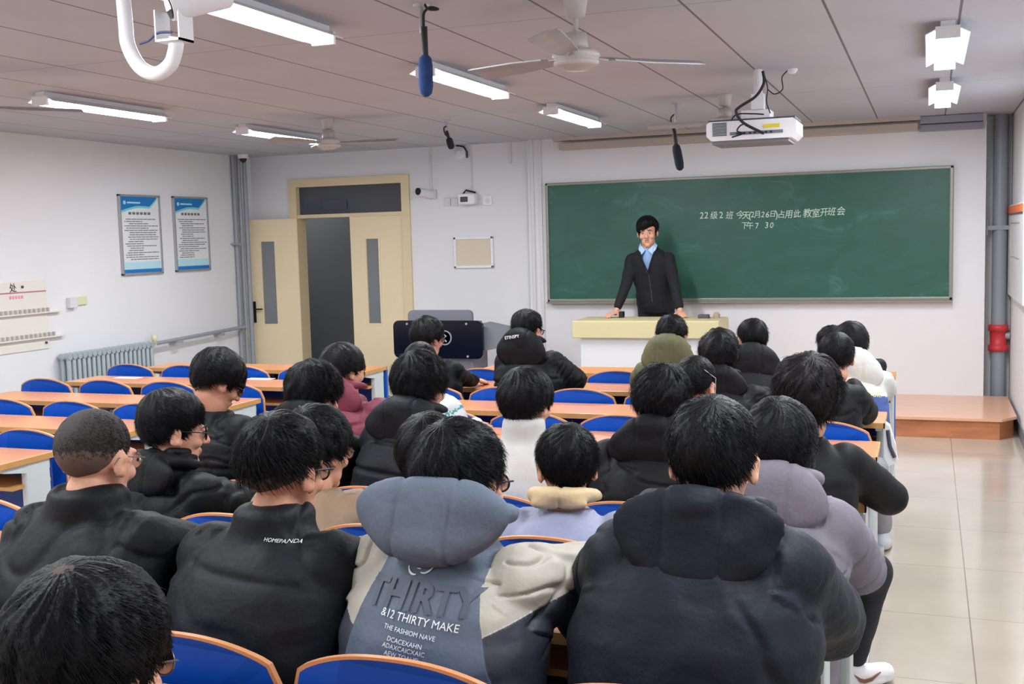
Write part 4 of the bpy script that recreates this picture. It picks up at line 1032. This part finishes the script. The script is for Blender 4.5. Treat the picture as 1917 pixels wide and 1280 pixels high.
        q = (V2 - c); lx = q @ X; lz = q @ up
        sd_ = np.zeros(len(V2))
        for x0 in ((-.35 * hw, .28 * hw) if hw > .13 else (0,)): sd_ = np.maximum(sd_, np.exp(-((lx - x0 - .06 * lz) / .005) ** 2))
        V2 = V2 - N2 * (sd_ * .006)[:, None] + N2 * ((vnoise(V2 * np.array([9, 9, 16]), seedn + 4) * .007) + vnoise(V2 * 26, seedn) * .002)[:, None]
        info['hood'] = npm(V2, F2, 'hood', hm, jk, base); info['hoodV'] = V2; info['hoodF'] = F2
    # ---- trousers and shoes
    T_ = Blob(); T_.ell(pel - up * .03, (.17, .14, .12))
    T_.cap(pel + X * -.09, kL, .095, .075); T_.cap(kL, fL + (kL - fL) * .12, .072, .055); T_.cap(pel + X * .09, kR, .095, .075); T_.cap(kR, fR + (kR - fR) * .12, .072, .055)
    V3, F3 = T_.remesh(.014, 4); N3 = vnormals(V3, F3); V3 = V3 + N3 * (vnoise(V3 * 15, seedn) * .005)[:, None]
    npm(V3, F3, 'trousers', mat('trousers_%d_%d_%d' % trous, trous, .8, var=.1), o, base)
    for ft in (fL, fR):
        sh = Blob(); sh.cap(ft + np.array([0, -.05, -.04]), ft + np.array([0, .14, -.045]), .045, .040, 14, flat=.9); sh.ell(ft + np.array([0, -.01, -.01]), (.045, .06, .045))
        sh.ell(ft + np.array([0, .05, -.07]), (.048, .14, .018))
        V4, F4 = sh.remesh(.009, 2)
        if toe and ft is fR:
            q = V4[:, :2] - ft[:2]; ca, sa = math.cos(math.radians(toe)), math.sin(math.radians(toe)); V4[:, :2] = ft[:2] + np.c_[ca * q[:, 0] - sa * q[:, 1], sa * q[:, 0] + ca * q[:, 1]]
        V4[:, 2] = np.maximum(V4[:, 2], .004)
        npm(V4, F4, 'shoe', mat('shoe_%d_%d_%d' % shoe, shoe, .5), o, base)
    return info

def lettering(info, lines, m, on='jacket', name='lettering', tilt=0.0, bold=.012, off=.0042):
    """lines = [(text, px, py, pixel height)] laid on the cloth where the photo shows them"""
    V, Fc = (info['V'], info['F']) if on == 'jacket' else (info['hoodV'], info['hoodF'])
    bvh = BVHTree.FromPolygons([Vector(p) for p in V], [tuple(int(i) for i in f) for f in Fc])
    mb = MB(); co = Vector(CAMPOS); bk = Vector(info['bk'])
    for text, px, py, hp, tl in lines:
        d = RW @ np.array([(px - CX) / F, (py - CY) / F, 1.0]); d = Vector(d).normalized()
        hit, nrm, _, dist = bvh.ray_cast(co, d)
        if hit is None: continue
        dep = (hit - co) @ Vector(f_); size = hp / F * dep * 1.38
        v, f = text_mesh(text, size, 0.0, size * bold)
        bm = bmesh.new(); bv = [bm.verts.new((p[0], p[1], 0)) for p in v]
        for q in f:
            try: bm.faces.new([bv[i] for i in q])
            except Exception: pass
        bmesh.ops.triangulate(bm, faces=bm.faces[:])
        for _ in range(5):
            long_ = [e for e in bm.edges if e.calc_length() > .010]
            if long_: bmesh.ops.subdivide_edges(bm, edges=long_, cuts=1); bmesh.ops.triangulate(bm, faces=bm.faces[:])
        X_ = Vector(info['X']); U_ = Vector(info['up']); a = math.radians(tl); ca, sa = math.cos(a), math.sin(a)
        out = []; PQ = []; HQ = []
        for q in bm.verts:
            x_, y_ = q.co.x, q.co.y; p = hit + X_ * (ca * x_ - sa * y_) + U_ * (sa * x_ + ca * y_)
            h2, n2, _, _ = bvh.ray_cast(p + bk * .25, -bk)
            if h2 is None: h2 = p
            PQ.append(p); HQ.append((x_, y_, (h2 - p) @ bk))
        HQ = np.array(HQ); A_ = np.c_[np.ones(len(HQ)), HQ[:, 0], HQ[:, 1], HQ[:, 0] ** 2]; co_, *_ = np.linalg.lstsq(A_, HQ[:, 2], rcond=None); fit = A_ @ co_
        dep_ = np.clip(HQ[:, 2], fit - .001, fit + .006) if bold == 0 else HQ[:, 2]
        out = [tuple(p + bk * (float(t_) + off)) for p, t_ in zip(PQ, dep_)]
        bm.verts.index_update(); mb.add(out, [[q.index for q in fc.verts] for fc in bm.faces]); bm.free()
    par = info['jacket'] if on == 'jacket' else info['hood']
    if mb.v: return npm(mb.v, mb.f, name, m, None if par is None else (info['jacket']), info['base'], None, False)

# ------------------------------------------------------------------ the students
TEACH = (-2.42, 10.75)
def facing(top, y, off=0.):
    p = at(top[0], top[1], 1, y); return math.degrees(math.atan2(p[0] - TEACH[0], TEACH[1] - p[1])) + off
def student(label, top, y, seat, turn=0., **k):
    return person(label, top, y, seat, yaw=facing(top, y, turn), **k)
AB = dict(kind='coat', puff=.022, seam=0)
PU = dict(kind='puffer', puff=.035, seam=.115)
# second chair row
i = student('person in black jacket with head before the black podium, hand resting on the desk', (800, 598), 6.9, (-3.1, 6.63), -10, style='fluffy', jacket=(22, 26, 32), wr=tuple(at(885, 712, 1, 7.15)), er=tuple(at(858, 705, 1, 6.98)), glasses='thin', **AB)
i = student('person with glasses in black hooded coat with small white print, left of the lectern', (987, 581), 6.88, (-2.42, 6.63), -14, style='normal', jacket=(24, 27, 32), hood=(.19, .135, .07, .075), glasses='black',
            er=tuple(at(1075, 712, 1, 6.95)), wr=(-2.35, 7.3, .81), wide=1.05, **PU)
lettering(i, [('ETENSPY', 958, 631, 6, 8)], M['white'], 'hood', 'printed_lettering')
i = student('person in olive green hooded jacket seated in front of the lectern', (1258, 592), 6.88, (-1.5, 6.63), -18, style='normal', jacket=(98, 98, 70), hood=(.185, .135, .07, .085), wide=1.06, **AB)
i = student('person with cropped hair in dark grey hooded coat, right of the olive jacket', (1408, 596), 6.88, (-1.0, 6.63), 5, style='short', jacket=(50, 52, 62), hood=(.19, .115, .06, .05), **AB)
i = student('person mostly hidden behind two heads at the right end of the front', (1556, 612), 7.82, (-.60, 7.57), 0, style='normal', jacket=(40, 42, 50), **AB)
def white_blue(V, Fq, d):
    c = V[Fq].mean(1); h = (c - d['pel']) @ d['up']; lat = np.abs((c - d['pel']) @ d['X'])
    blue = (h < .27 - lat * .12) & (d['armv'][Fq[:, 0]] == 0)
    return [d['jm'], mat('jacket_blue_hem', (66, 88, 150), .6)], blue.astype(int)
i = student('person with dark cap-like hair in white hooded jacket with blue lettered hem', (1592, 606), 6.9, (-.37, 6.60), -12, style='bowl', jacket=(204, 204, 198), hood=(.185, .14, .08, .04), tcol=white_blue, wide=.86, kneeR=(-.33, 7.2, .5), footR=(-.33, 7.25, .09), er=(-.24, 6.95, .82), wr=(-.36, 7.2, .81), **AB)
lettering(i, [('THIS IS OUR', 1617, 737, 8, -5)], mat('yellow_print', (225, 225, 150), .6), 'jacket', 'printed_lettering')
# third chair row
i = student('person in black jacket resting the chin on one hand, right end of the third row', (1565, 622), 5.95, (-.56, 5.69), -8, sw=.145, style='short', jacket=(24, 25, 32), hairm='hair', er=tuple(at(1618, 770, 1, 6.05)), wr=tuple(at(1597, 722, 1, 6.2)), trous=(150, 150, 156),
            kneeR=(-.26, 6.2, .5), footR=(-.22, 6.42, .09), **AB)
i = student('person with thick black hair in black hooded top, left of the dark grey coat', (1345, 623), 5.95, (-1.0, 5.69), -2, style='fluffy', jacket=(28, 28, 36), hood=(.17, .10, .055, .04), **AB)
# fourth chair row
i = student('person with short dark hair and mask strap behind the olive jacket', (1302, 667), 5.02, (-1.0, 4.75), -25, style='short', jacket=(30, 32, 38), **AB)
MB().tube([i['HT'](( .082, .03, -.035)), i['HT']((.1, -.02, .04)), i['HT']((.07, -.08, .075))], .0014, 6).build('mask_strap', M['offw'], i['o'], i['base'])
i = student('person in maroon hooded jacket in front of the open door', (642, 646), 5.02, (-2.66, 4.75), -22, style='bowl', jacket=(112, 50, 64), hood=(.165, .11, .055, .06), **dict(PU, puff=.03))
def white_teal(V, Fq, d):
    c = V[Fq].mean(1); a = d['armv'][Fq[:, 0]] != 0
    return [d['jm'], mat('teal_trim', (60, 150, 140), .6)], (a & (np.abs(d['armp'][Fq[:, 0]] - .05) < .012)).astype(int)
i = student('person in white and teal jacket mostly hidden behind the dark puffer', (787, 636), 5.02, (-2.30, 4.75), 0, style='buzz', jacket=(206, 208, 210), tcol=white_teal, wide=.86, sw=.135, er=(-2.16, 5.0, .80), wr=(-2.2, 5.3, .81), **AB)
# fifth chair row
i = student('person looking down in black coat with long fringe, in front of the left desks', (405, 658), 4.08, (-2.98, 3.81), -28, pitch=-30, style='bowl', glasses='thin', jacket=(26, 30, 36), skin='skint', near=True, **PU)
i = student('person with tousled hair in black hooded coat beside the maroon jacket', (588, 683), 4.08, (-2.48, 3.81), -18, pitch=-16, style='fluffy', jacket=(25, 29, 32), hood=(.185, .115, .06, .055), near=True, **AB)
i = student('person in dark grey puffer coat left of the white turtleneck', (787, 665), 4.08, (-1.98, 3.81), -16, style='fluffy', jacket=(44, 47, 58), hood=(.19, .10, .065, .04), near=True, wide=1.06, **PU)
i = student('person in white turtleneck sweater with bowl cut black hair', (985, 693), 4.06, (-1.50, 3.81), -22, style='bowl', jacket=(202, 199, 194), kind='knit', puff=.012, seam=0, collar=.07, near=True, wide=.93)
i = student('person with messy black hair in black hooded coat, right of the white turtleneck', (1237, 690), 4.06, (-1.02, 3.81), 12, style='fluffy', jacket=(22, 23, 28), hood=(.18, .10, .055, .04), near=True, kind='coat', puff=.03, seam=0)
i = CURLY = student('person with big curly hair in black sweater, elbow sticking out into the aisle', (1510, 673), 4.08, (-.46, 3.81), 0, style='fluffy', hairm='hairbr', jacket=(22, 23, 28), kind='knit', puff=.02, seam=0, near=True, hs=1.1,
            er=(-.13, 4.24, .80), wr=(-.33, 4.52, .81), kneeR=(-.185, 4.30, .50), footR=(-.265, 4.40, .09), toe=-55, trous=(26, 30, 38), shoe=(236, 234, 236))
# sixth chair row
i = student('person in glasses with face turned to the right, black high collar puffer', (322, 735), 3.16, (-2.50, 2.90), -42, style='side', glasses='black', jacket=(26, 30, 34), collar=.06, hood=(.17, .085, .05, .0), near=True, roll=0, ytorso=-14, dz=.0, **PU)
def tan_white(V, Fq, d):
    c = V[Fq].mean(1); h = (c - d['pel']) @ d['up']
    return [d['jm'], M['white']], (h > .50).astype(int) * 0
i = student('person in tan coat and glasses hidden behind the black quilted jacket', (592, 770), 3.16, (-1.90, 2.90), -24, style='fluffy', glasses='thin', jacket=(154, 130, 106), near=True, wr=tuple(at(672, 940, 1, 3.5)), er=tuple(at(655, 965, 1, 3.3)), wide=1.12, kind='coat', puff=.035, seam=0)
i = student('person in black with round black hair between dark puffer and grey jacket', (803, 780), 3.16, (-1.46, 2.90), 0, er=(-1.27, 3.3, .80), wr=(-1.4, 3.5, .81), style='bowl', jacket=(16, 18, 22), near=True, **AB)
i = student('person with prominent ears in pale lilac jacket over cream hood', (1060, 792), 3.14, (-1.00, 2.90), 14, style='short', jacket=(152, 156, 178), hood=(.095, .026, .03, .035), hoodc=(208, 184, 140), near=True, kind='coat', puff=.03, seam=0, el=(-1.3, 3.3, .84), er=(-.72, 3.3, .84))
i = student('person with long straight hair in pale grey puffer jacket on the aisle side', (1460, 752), 3.18, (-.44, 2.90), -20, style='bob', jacket=(120, 114, 124), hood=(.18, .10, .055, .04), near=True, er=(-.19, 3.34, .80), wr=(-.36, 3.62, .81), kind='puffer', puff=.032, seam=.17, seamd=.008)
# seventh chair row
i = student('person with shaved head and glasses in black padded coat at the left', (174, 760), 2.22, (-1.98, 1.965), -3, pitch=-12, style='buzz', hairm=None or 'buzzhair', glasses='thin', jacket=(26, 31, 38), near=True, dz=.1, kind='coat', puff=.045, seam=0, wide=1.12, strands=5000, collar=.055)
i = student('person with faded haircut and glasses in black jacket with tiny white back print', (524, 778), 2.22, (-1.47, 1.965), -14, style='fade', glasses='black', jacket=(42, 46, 55), near=True, dz=.1, collar=.045, skin='skint', wide=1.08, **dict(PU, seam=.22, seamd=.007))
lettering(i, [('HOMEPANDA', 528, 1012, 7, -6)], M['white'], 'jacket', 'printed_lettering', bold=0, off=.005)
def tri(V, Fq, d):
    c = V[Fq].mean(1); a = d['armv'][Fq[:, 0]]; p = d['armp'][Fq[:, 0]]; idx = np.zeros(len(Fq), int)
    for sg in (-1, 1):
        lat = ((c - d['Ssh']) @ d['X']) * sg; h = (c - d['Ssh']) @ d['up']
        latv = ((V - d['Ssh']) @ d['X']) * sg; hv = (V - d['Ssh']) @ d['up']; g1 = latv - (.125 + .26 * np.maximum(0, -hv)); k1 = np.abs(g1) < .0032
        V[k1] -= (g1[k1] * sg)[:, None] * d['X']
        g2 = V[:, 2] - (d['E'][sg][2] + .035 + .45 * (latv - .24)); k2 = (np.abs(g2) < .0032) & (g1 > 0) & ~k1; V[k2, 2] -= g2[k2]
        c = V[Fq].mean(1)
        m_ = (lat > .125 + .26 * np.maximum(0, -h)); under = c[:, 2] < d['E'][sg][2] + .035 + .45 * (lat - .24)
        idx = np.where(m_, np.where(under, 2, 1), idx)
    return [d['jm'], mat('jacket_cream_sleeve', (174, 168, 154), .6, var=.05, bump=.2, bscale=40), mat('jacket_dark_sleeve', (50, 54, 64), .6, var=.1, bump=.2, bscale=40)], idx
i = student('person in slate grey jacket with cream sleeves and big hood, printed back', (860, 793), 2.24, (-1.0, 1.965), -24, style='normal', glasses='black', jacket=(94, 104, 118), hood=(.20, .094, .066, .09), near=True, dz=.1, tcol=tri,
            er=(-.70, 2.44, .98), wr=(-.80, 2.72, .92), el=(-1.30, 2.4, .97), wide=1.04, kind='coat', puff=.04, seam=0, vox=.0045)
lettering(i, [('THIRTY', 784, 1120, 50, -1)], mat('dark_back_print', (70, 79, 93), .6), 'jacket', 'large_lettering', bold=.03, off=.004)
lettering(i, [('&12 THIRTY MAKE', 782, 1162, 15, -5), ('THE FASHIOM NAVE', 765, 1184, 9, -6), ('DCACEXAHN', 757, 1203, 9, -6), ('ADAXCAICXAIC', 755, 1216, 9, -6), ('AEW TOAHD', 752, 1229, 9, -6)], M['white'], 'jacket', 'white_lettering', bold=0)
mbx = [('(', 770, 1068, 20, 62), ('=', 787, 1062, 12, 0), (')', 803, 1068, 20, -62)]
lettering(i, mbx, M['white'], 'jacket', 'round_logo')
i = student('person with cropped black hair in dark navy hooded coat, nearest on the right', (1335, 742), 2.24, (-.46, 1.965), -14, style='short', jacket=(40, 50, 66), hood=(.185, .11, .036, .02), near=True, dz=.1, er=(-.21, 2.47, .93), wr=(-.36, 2.75, .92), el=(-.72, 2.40, .93), wide=1.08, kind='coat', puff=.045, seam=0, strands=3500)
# nearest head
i = student('person seen from above at the bottom left corner, black hair with pale crown', (160, 1070), 1.30, (-1.32, 1.03), -16, pitch=-14, style='bowl', glasses='thin', jacket=(30, 33, 40), near=True, dz=.1, strands=9000, hs=1.06, whorl=True, **AB)

# a white cloth bag hung from the end of the third desk
b = (-.185, 6.3, .45)
o = empty('cloth_bag', b, 'white cloth bag with dark strap hanging at the aisle end of the desks', 'bag')
bp_ = [at(px, py, 1, 6.28) for px, py in ((1658, 790), (1666, 796), (1677, 832), (1681, 862), (1657, 873), (1656, 835))]
MB().prism([(q[0], q[2]) for q in bp_], 6.24, 6.32).build('bag_cloth', M['white'], o, b)
bq = [tuple(at(px, py, 1, 6.23)) for px, py in ((1662, 805), (1666, 835), (1675, 856))]
MB().tube(bq, .010, 8).build('strap', M['dgrey'], o, b)

# the brown curved mark on the white shoe in the aisle
def swoosh(info_o, base):
    v = [(.0, .045), (.03, .008), (.05, .0), (.085, .006), (.13, .04), (.085, .020), (.055, .016), (.035, .022)]
    mb = MB(); ca, sa = math.cos(math.radians(-55)), math.sin(math.radians(-55)); P = []
    for dx in (.040, .048):
        for a, b in v:
            x_, y_ = dx, -.02 + a * .9; P.append((-.265 + ca * x_ - sa * y_, 4.40 + sa * x_ + ca * y_, .028 + b * .9))
    n = len(v); mb.add(P, [tuple(range(n)), tuple(range(2 * n - 1, n - 1, -1))] + [(i, (i + 1) % n, n + (i + 1) % n, n + i) for i in range(n)])
    return mb.build('shoe_mark', mat('brown_mark', (130, 88, 66), .6), info_o, base)
swoosh(CURLY['o'], CURLY['base'])

# ------------------------------------------------------------------ the teacher
def teacher():
    FZ = .178; tp = at(1212, 407, 1, 10.78); s = 1.12
    RH = Rz(math.radians(180 + 6)) @ Rx_(math.radians(-4)) @ Ry_(math.radians(3)); Hc = tp - np.array([0, 0, .135 * s])
    HT = lambda q: Hc + (np.asarray(q, float) * s) @ RH.T
    X = np.array([-1., 0, 0]); fw = np.array([0, -1., 0]); up = np.array([0, 0, 1.])
    base = (Hc[0] + .02, 10.98, FZ)
    o = empty('person', base, 'person standing behind the lectern in black cardigan over pale blue shirt, both hands on it', 'person')
    neck = Hc + np.array([0, .03, -.125 * s]); pel = np.array([Hc[0] + .04, 10.92, FZ + .92]); up = unit(neck - pel); fw = unit(fw - up * (fw @ up)); Ssh = neck - up * .10
    S = {-1: Ssh + X * -.185, 1: Ssh + X * .185}
    wl, wr = at(1273, 588, 1, 10.60), at(1155, 590, 1, 10.60)      # image right / image left hand
    wl[2] = LZ + .075; wr[2] = LZ + .075
    W_ = {-1: wl, 1: wr}; E = {-1: at(1262, 530, 1, 10.74), 1: at(1172, 533, 1, 10.74)}
    B = Blob()
    for c, r in HEAD_E: B.ell(HT(c), np.array(r) * s, RH)
    B.ell(HT((0, .070, -.100)), np.array((.026, .022, .020)) * s, RH)
    B.cap(HT((0, .090, .016)), HT((0, .112, -.026)), .010 * s, .015 * s, 12)
    for sg in (-1, 1):
        B.ell(HT((sg * .013, .101, -.030)), np.array((.010, .011, .009)) * s, RH, 2); B.ell(HT((sg * .030, .080, .026)), np.array((.026, .016, .009)) * s, RH, 2)
        B.ell(HT((sg * .040, .066, -.026)), np.array((.026, .022, .024)) * s, RH, 2)
        Re = RH @ Rz(sg * math.radians(-22)); B.ell(HT((sg * .083, -.006, -.006)), np.array((.0085, .020, .034)) * s, Re, 2)
    B.ell(HT((0, .090, -.058)), np.array((.021, .010, .0045)) * s, RH, 2); B.ell(HT((0, .088, -.071)), np.array((.017, .010, .005)) * s, RH, 2)
    B.cap(HT((0, -.014, -.075)), neck, .058 * s, .064 * s, 20); B.cap(neck, neck - up * .08, .055, .06); B.cap(Ssh - X * .12, Ssh + X * .12, .035, .035)
    B.cap(Ssh - up * .05, pel, .11, .12, 20, flat=.75, up=fw)
    for sg in (-1, 1):
        B.cap(S[sg] - up * .03, E[sg], .036, .034); B.cap(E[sg], W_[sg], .034, .027)
        hd = np.array([-sg * .25 * -1, -.95, -.12]); hd = np.array([X[0] * sg * .35, -.9, -.05]); hand_prims(B, W_[sg] + np.array([0, -.005, -.03]), hd, (0, 0, 1.), 1.05, .35, -sg if False else sg)
        kn = np.array([pel[0] + X[0] * sg * .10, 10.95, FZ + .5]); ft = np.array([pel[0] + X[0] * sg * .12, 11.0, FZ + .09])
        B.cap(pel + X * sg * .09, kn, .08, .058); B.cap(kn, ft, .055, .038)
        if sg < 0: kA, fA = kn, ft
        else: kB, fB = kn, ft
    V, Fq = B.remesh(.0048, 2); Lc = (V - Hc) @ RH / s; N = vnormals(V, Fq)
    for sg in (-1, 1):
        q = np.exp(-(((Lc[:, 0] - sg * .031) / .017) ** 2 + ((Lc[:, 1] - .085) / .03) ** 2 + ((Lc[:, 2] - .006) / .011) ** 2)); V -= N * (q * .007)[:, None]
    q = np.exp(-((Lc[:, 0] / .018) ** 2 + ((Lc[:, 1] - .1) / .02) ** 2 + ((Lc[:, 2] + .064) / .0045) ** 2)); V -= N * (q * .008)[:, None]
    fc = Lc[Fq].mean(1); lipm = (np.abs(fc[:, 0]) < .025) & (fc[:, 1] > .082) & (fc[:, 2] > -.077) & (fc[:, 2] < -.053) & (np.abs(fc[:, 0]) < .019)
    npm(V, Fq, 'body', [M['skin'], M['lip']], o, base, lipm.astype(int))
    for sg in (-1, 1):
        e = Blob(); e.ell(HT((sg * .031, .0805, .004)), np.array((.011, .010, .0045)) * s, RH, 3); npm(e.v[0], np.array(e.f), 'eye', M['eyew'], o, base)
        MB().tube([HT((sg * .031, .090, .004)), HT((sg * .031, .0925, .004))], .0055 * s, 12).build('iris', M['eyed'], o, base)
        MB().tube([HT((sg * .013, .0955, .025)), HT((sg * .032, .0975, .030)), HT((sg * .053, .083, .025))], [.003, .0042, .002], 6).build('eyebrow', M['hair'], o, base)
    HAIR['part'] = (.034, .018, .02, -30, 12, 24, .5)
    make_hair('part', 77, True, 'hair', M['hair'], o, base, HT, 1800)
    # shirt: torso and collar
    Sh = Blob(); Sh.loft([(pel, X * .14, fw * .09), ((pel + Ssh) / 2, X * .14, fw * .095), (Ssh - up * .12, X * .14, fw * .098), (Ssh - up * .02, X * .12, fw * .09), (Ssh + up * .05, X * .085, fw * .082), (neck + up * .01, X * .072, fw * .072)], 28)
    V, Fq = Sh.remesh(.007, 3)
    sm = mat('pale_blue_shirt', (150, 182, 226), .7, var=.04, scale=20)
    shirt = npm(V, Fq, 'shirt', sm, o, base)
    c = MB()
    for sg in (-1, 1):
        a0 = neck + up * .028
        P_ = [a0 + X * sg * .070 + fw * .005 + up * .022, a0 + X * sg * .062 + fw * .06 + up * .005, a0 + X * sg * .014 + fw * .098 - up * .035, a0 + X * sg * .055 + fw * .108 - up * .080, a0 + X * sg * .088 + fw * .066 - up * .035, a0 + X * sg * .092 + fw * .01 - up * .01]
        Q = [p - fw * .006 for p in P_]; n = len(P_)
        c.add(P_ + Q, [tuple(range(n)), tuple(range(2 * n - 1, n - 1, -1))] + [(i, (i + 1) % n, n + (i + 1) % n, n + i) for i in range(n)])
    c.build('shirt_collar', mat('pale_blue_collar', (176, 200, 232), .7), shirt, base)
    # cardigan with a V opening
    J = Blob(); prof = [(0.0, .185, .135), (.1, .19, .14), (.3, .185, .135), (.5, .19, .135), (.66, .205, .142), (.78, .21, .14), (.85, .195, .13), (.91, .158, .116), (.96, .105, .10), (1.0, .086, .086)]
    lo = pel - up * .07
    J.loft([(lo + (neck - lo) * t, X * a, fw * b) for t, a, b in prof], 30, 2.3)
    for sg in (-1, 1): J.cap(S[sg] - up * .02, E[sg], .067, .057); J.cap(E[sg], W_[sg] + unit(E[sg] - W_[sg]) * .035, .058, .042)
    V, Fq = J.remesh(.0075, 6); N = vnormals(V, Fq)
    fold = vnoise(V * np.array([8, 8, 14]) + vnoise(V * 6, 3)[:, None], 8); V = V + N * (fold * .007)[:, None]
    lxv = (V - neck) @ X; lzv = (V - neck) @ up; lyv = (V - neck) @ fw; gv = np.abs(lxv) - (lzv + .235) / .235 * .082
    kv = (np.abs(gv) < .0048) & (lzv > -.235) & (lyv > 0); V[kv] -= (gv[kv] * np.sign(lxv[kv]))[:, None] * X
    cx = V[Fq].mean(1); lx = (cx - neck) @ X; lz = (cx - neck) @ up; ly = (cx - neck) @ fw
    vcut = (ly > .0) & (lz > -.235) & (np.abs(lx) < (lz + .235) / .235 * .082)
    top_ = (lz > -.012)
    keep = ~(vcut | top_)
    cm = mat('black_knit', (11, 13, 19), .85, var=.12, bump=.4, bscale=150)
    jk = npm(V, Fq[keep], 'cardigan', cm, o, base)
    so = jk.modifiers.new('thick', 'SOLIDIFY'); so.thickness = .007; so.offset = -1
    p0 = neck - up * .235 + fw * .15
    bv = BVHTree.FromPolygons([Vector(p) for p in V], [tuple(int(i) for i in f) for f in Fq])
    zp = []
    for k in range(14):
        q = Vector(neck - up * (.235 + k * .0225) + fw * .4); h, *_ = bv.ray_cast(q, Vector(-fw))
        if h: zp.append(tuple(np.array(h) + fw * .001))
    MB().tube(zp, .0035, 6).build('zip', M['dgrey'], jk, base)
    for sg in (-1, 1):
        rim = []
        for k in range(17):
            lz_ = -.012 - .226 * k / 16; q = neck + X * sg * ((lz_ + .235) / .235 * .083 if lz_ > -.235 else 0) + up * lz_; h, *_ = bv.ray_cast(Vector(q + fw * .4), Vector(-fw))
            if h: rim.append(tuple(np.array(h) + fw * .001))
        MB().tube(rim, .0065, 8).build('neckline_rib', cm, jk, base)
    T_ = Blob(); T_.ell(pel - up * .04, (.165, .125, .12)); T_.cap(pel + X * -.09, kA, .10, .08); T_.cap(kA, fA, .078, .065); T_.cap(pel + X * .09, kB, .10, .08); T_.cap(kB, fB, .078, .065)
    V, Fq = T_.remesh(.014, 4); npm(V, Fq, 'trousers', mat('black_trousers', (20, 22, 28), .8), o, base)
    for ft in (fA, fB):
        q = Blob(); q.cap(ft + np.array([0, .04, -.04]), ft + np.array([0, -.15, -.05]), .045, .04, 14); V, Fq = q.remesh(.01, 2); V[:, 2] = np.maximum(V[:, 2], FZ + .002); npm(V, Fq, 'shoe', M['black'], o, base)
teacher()
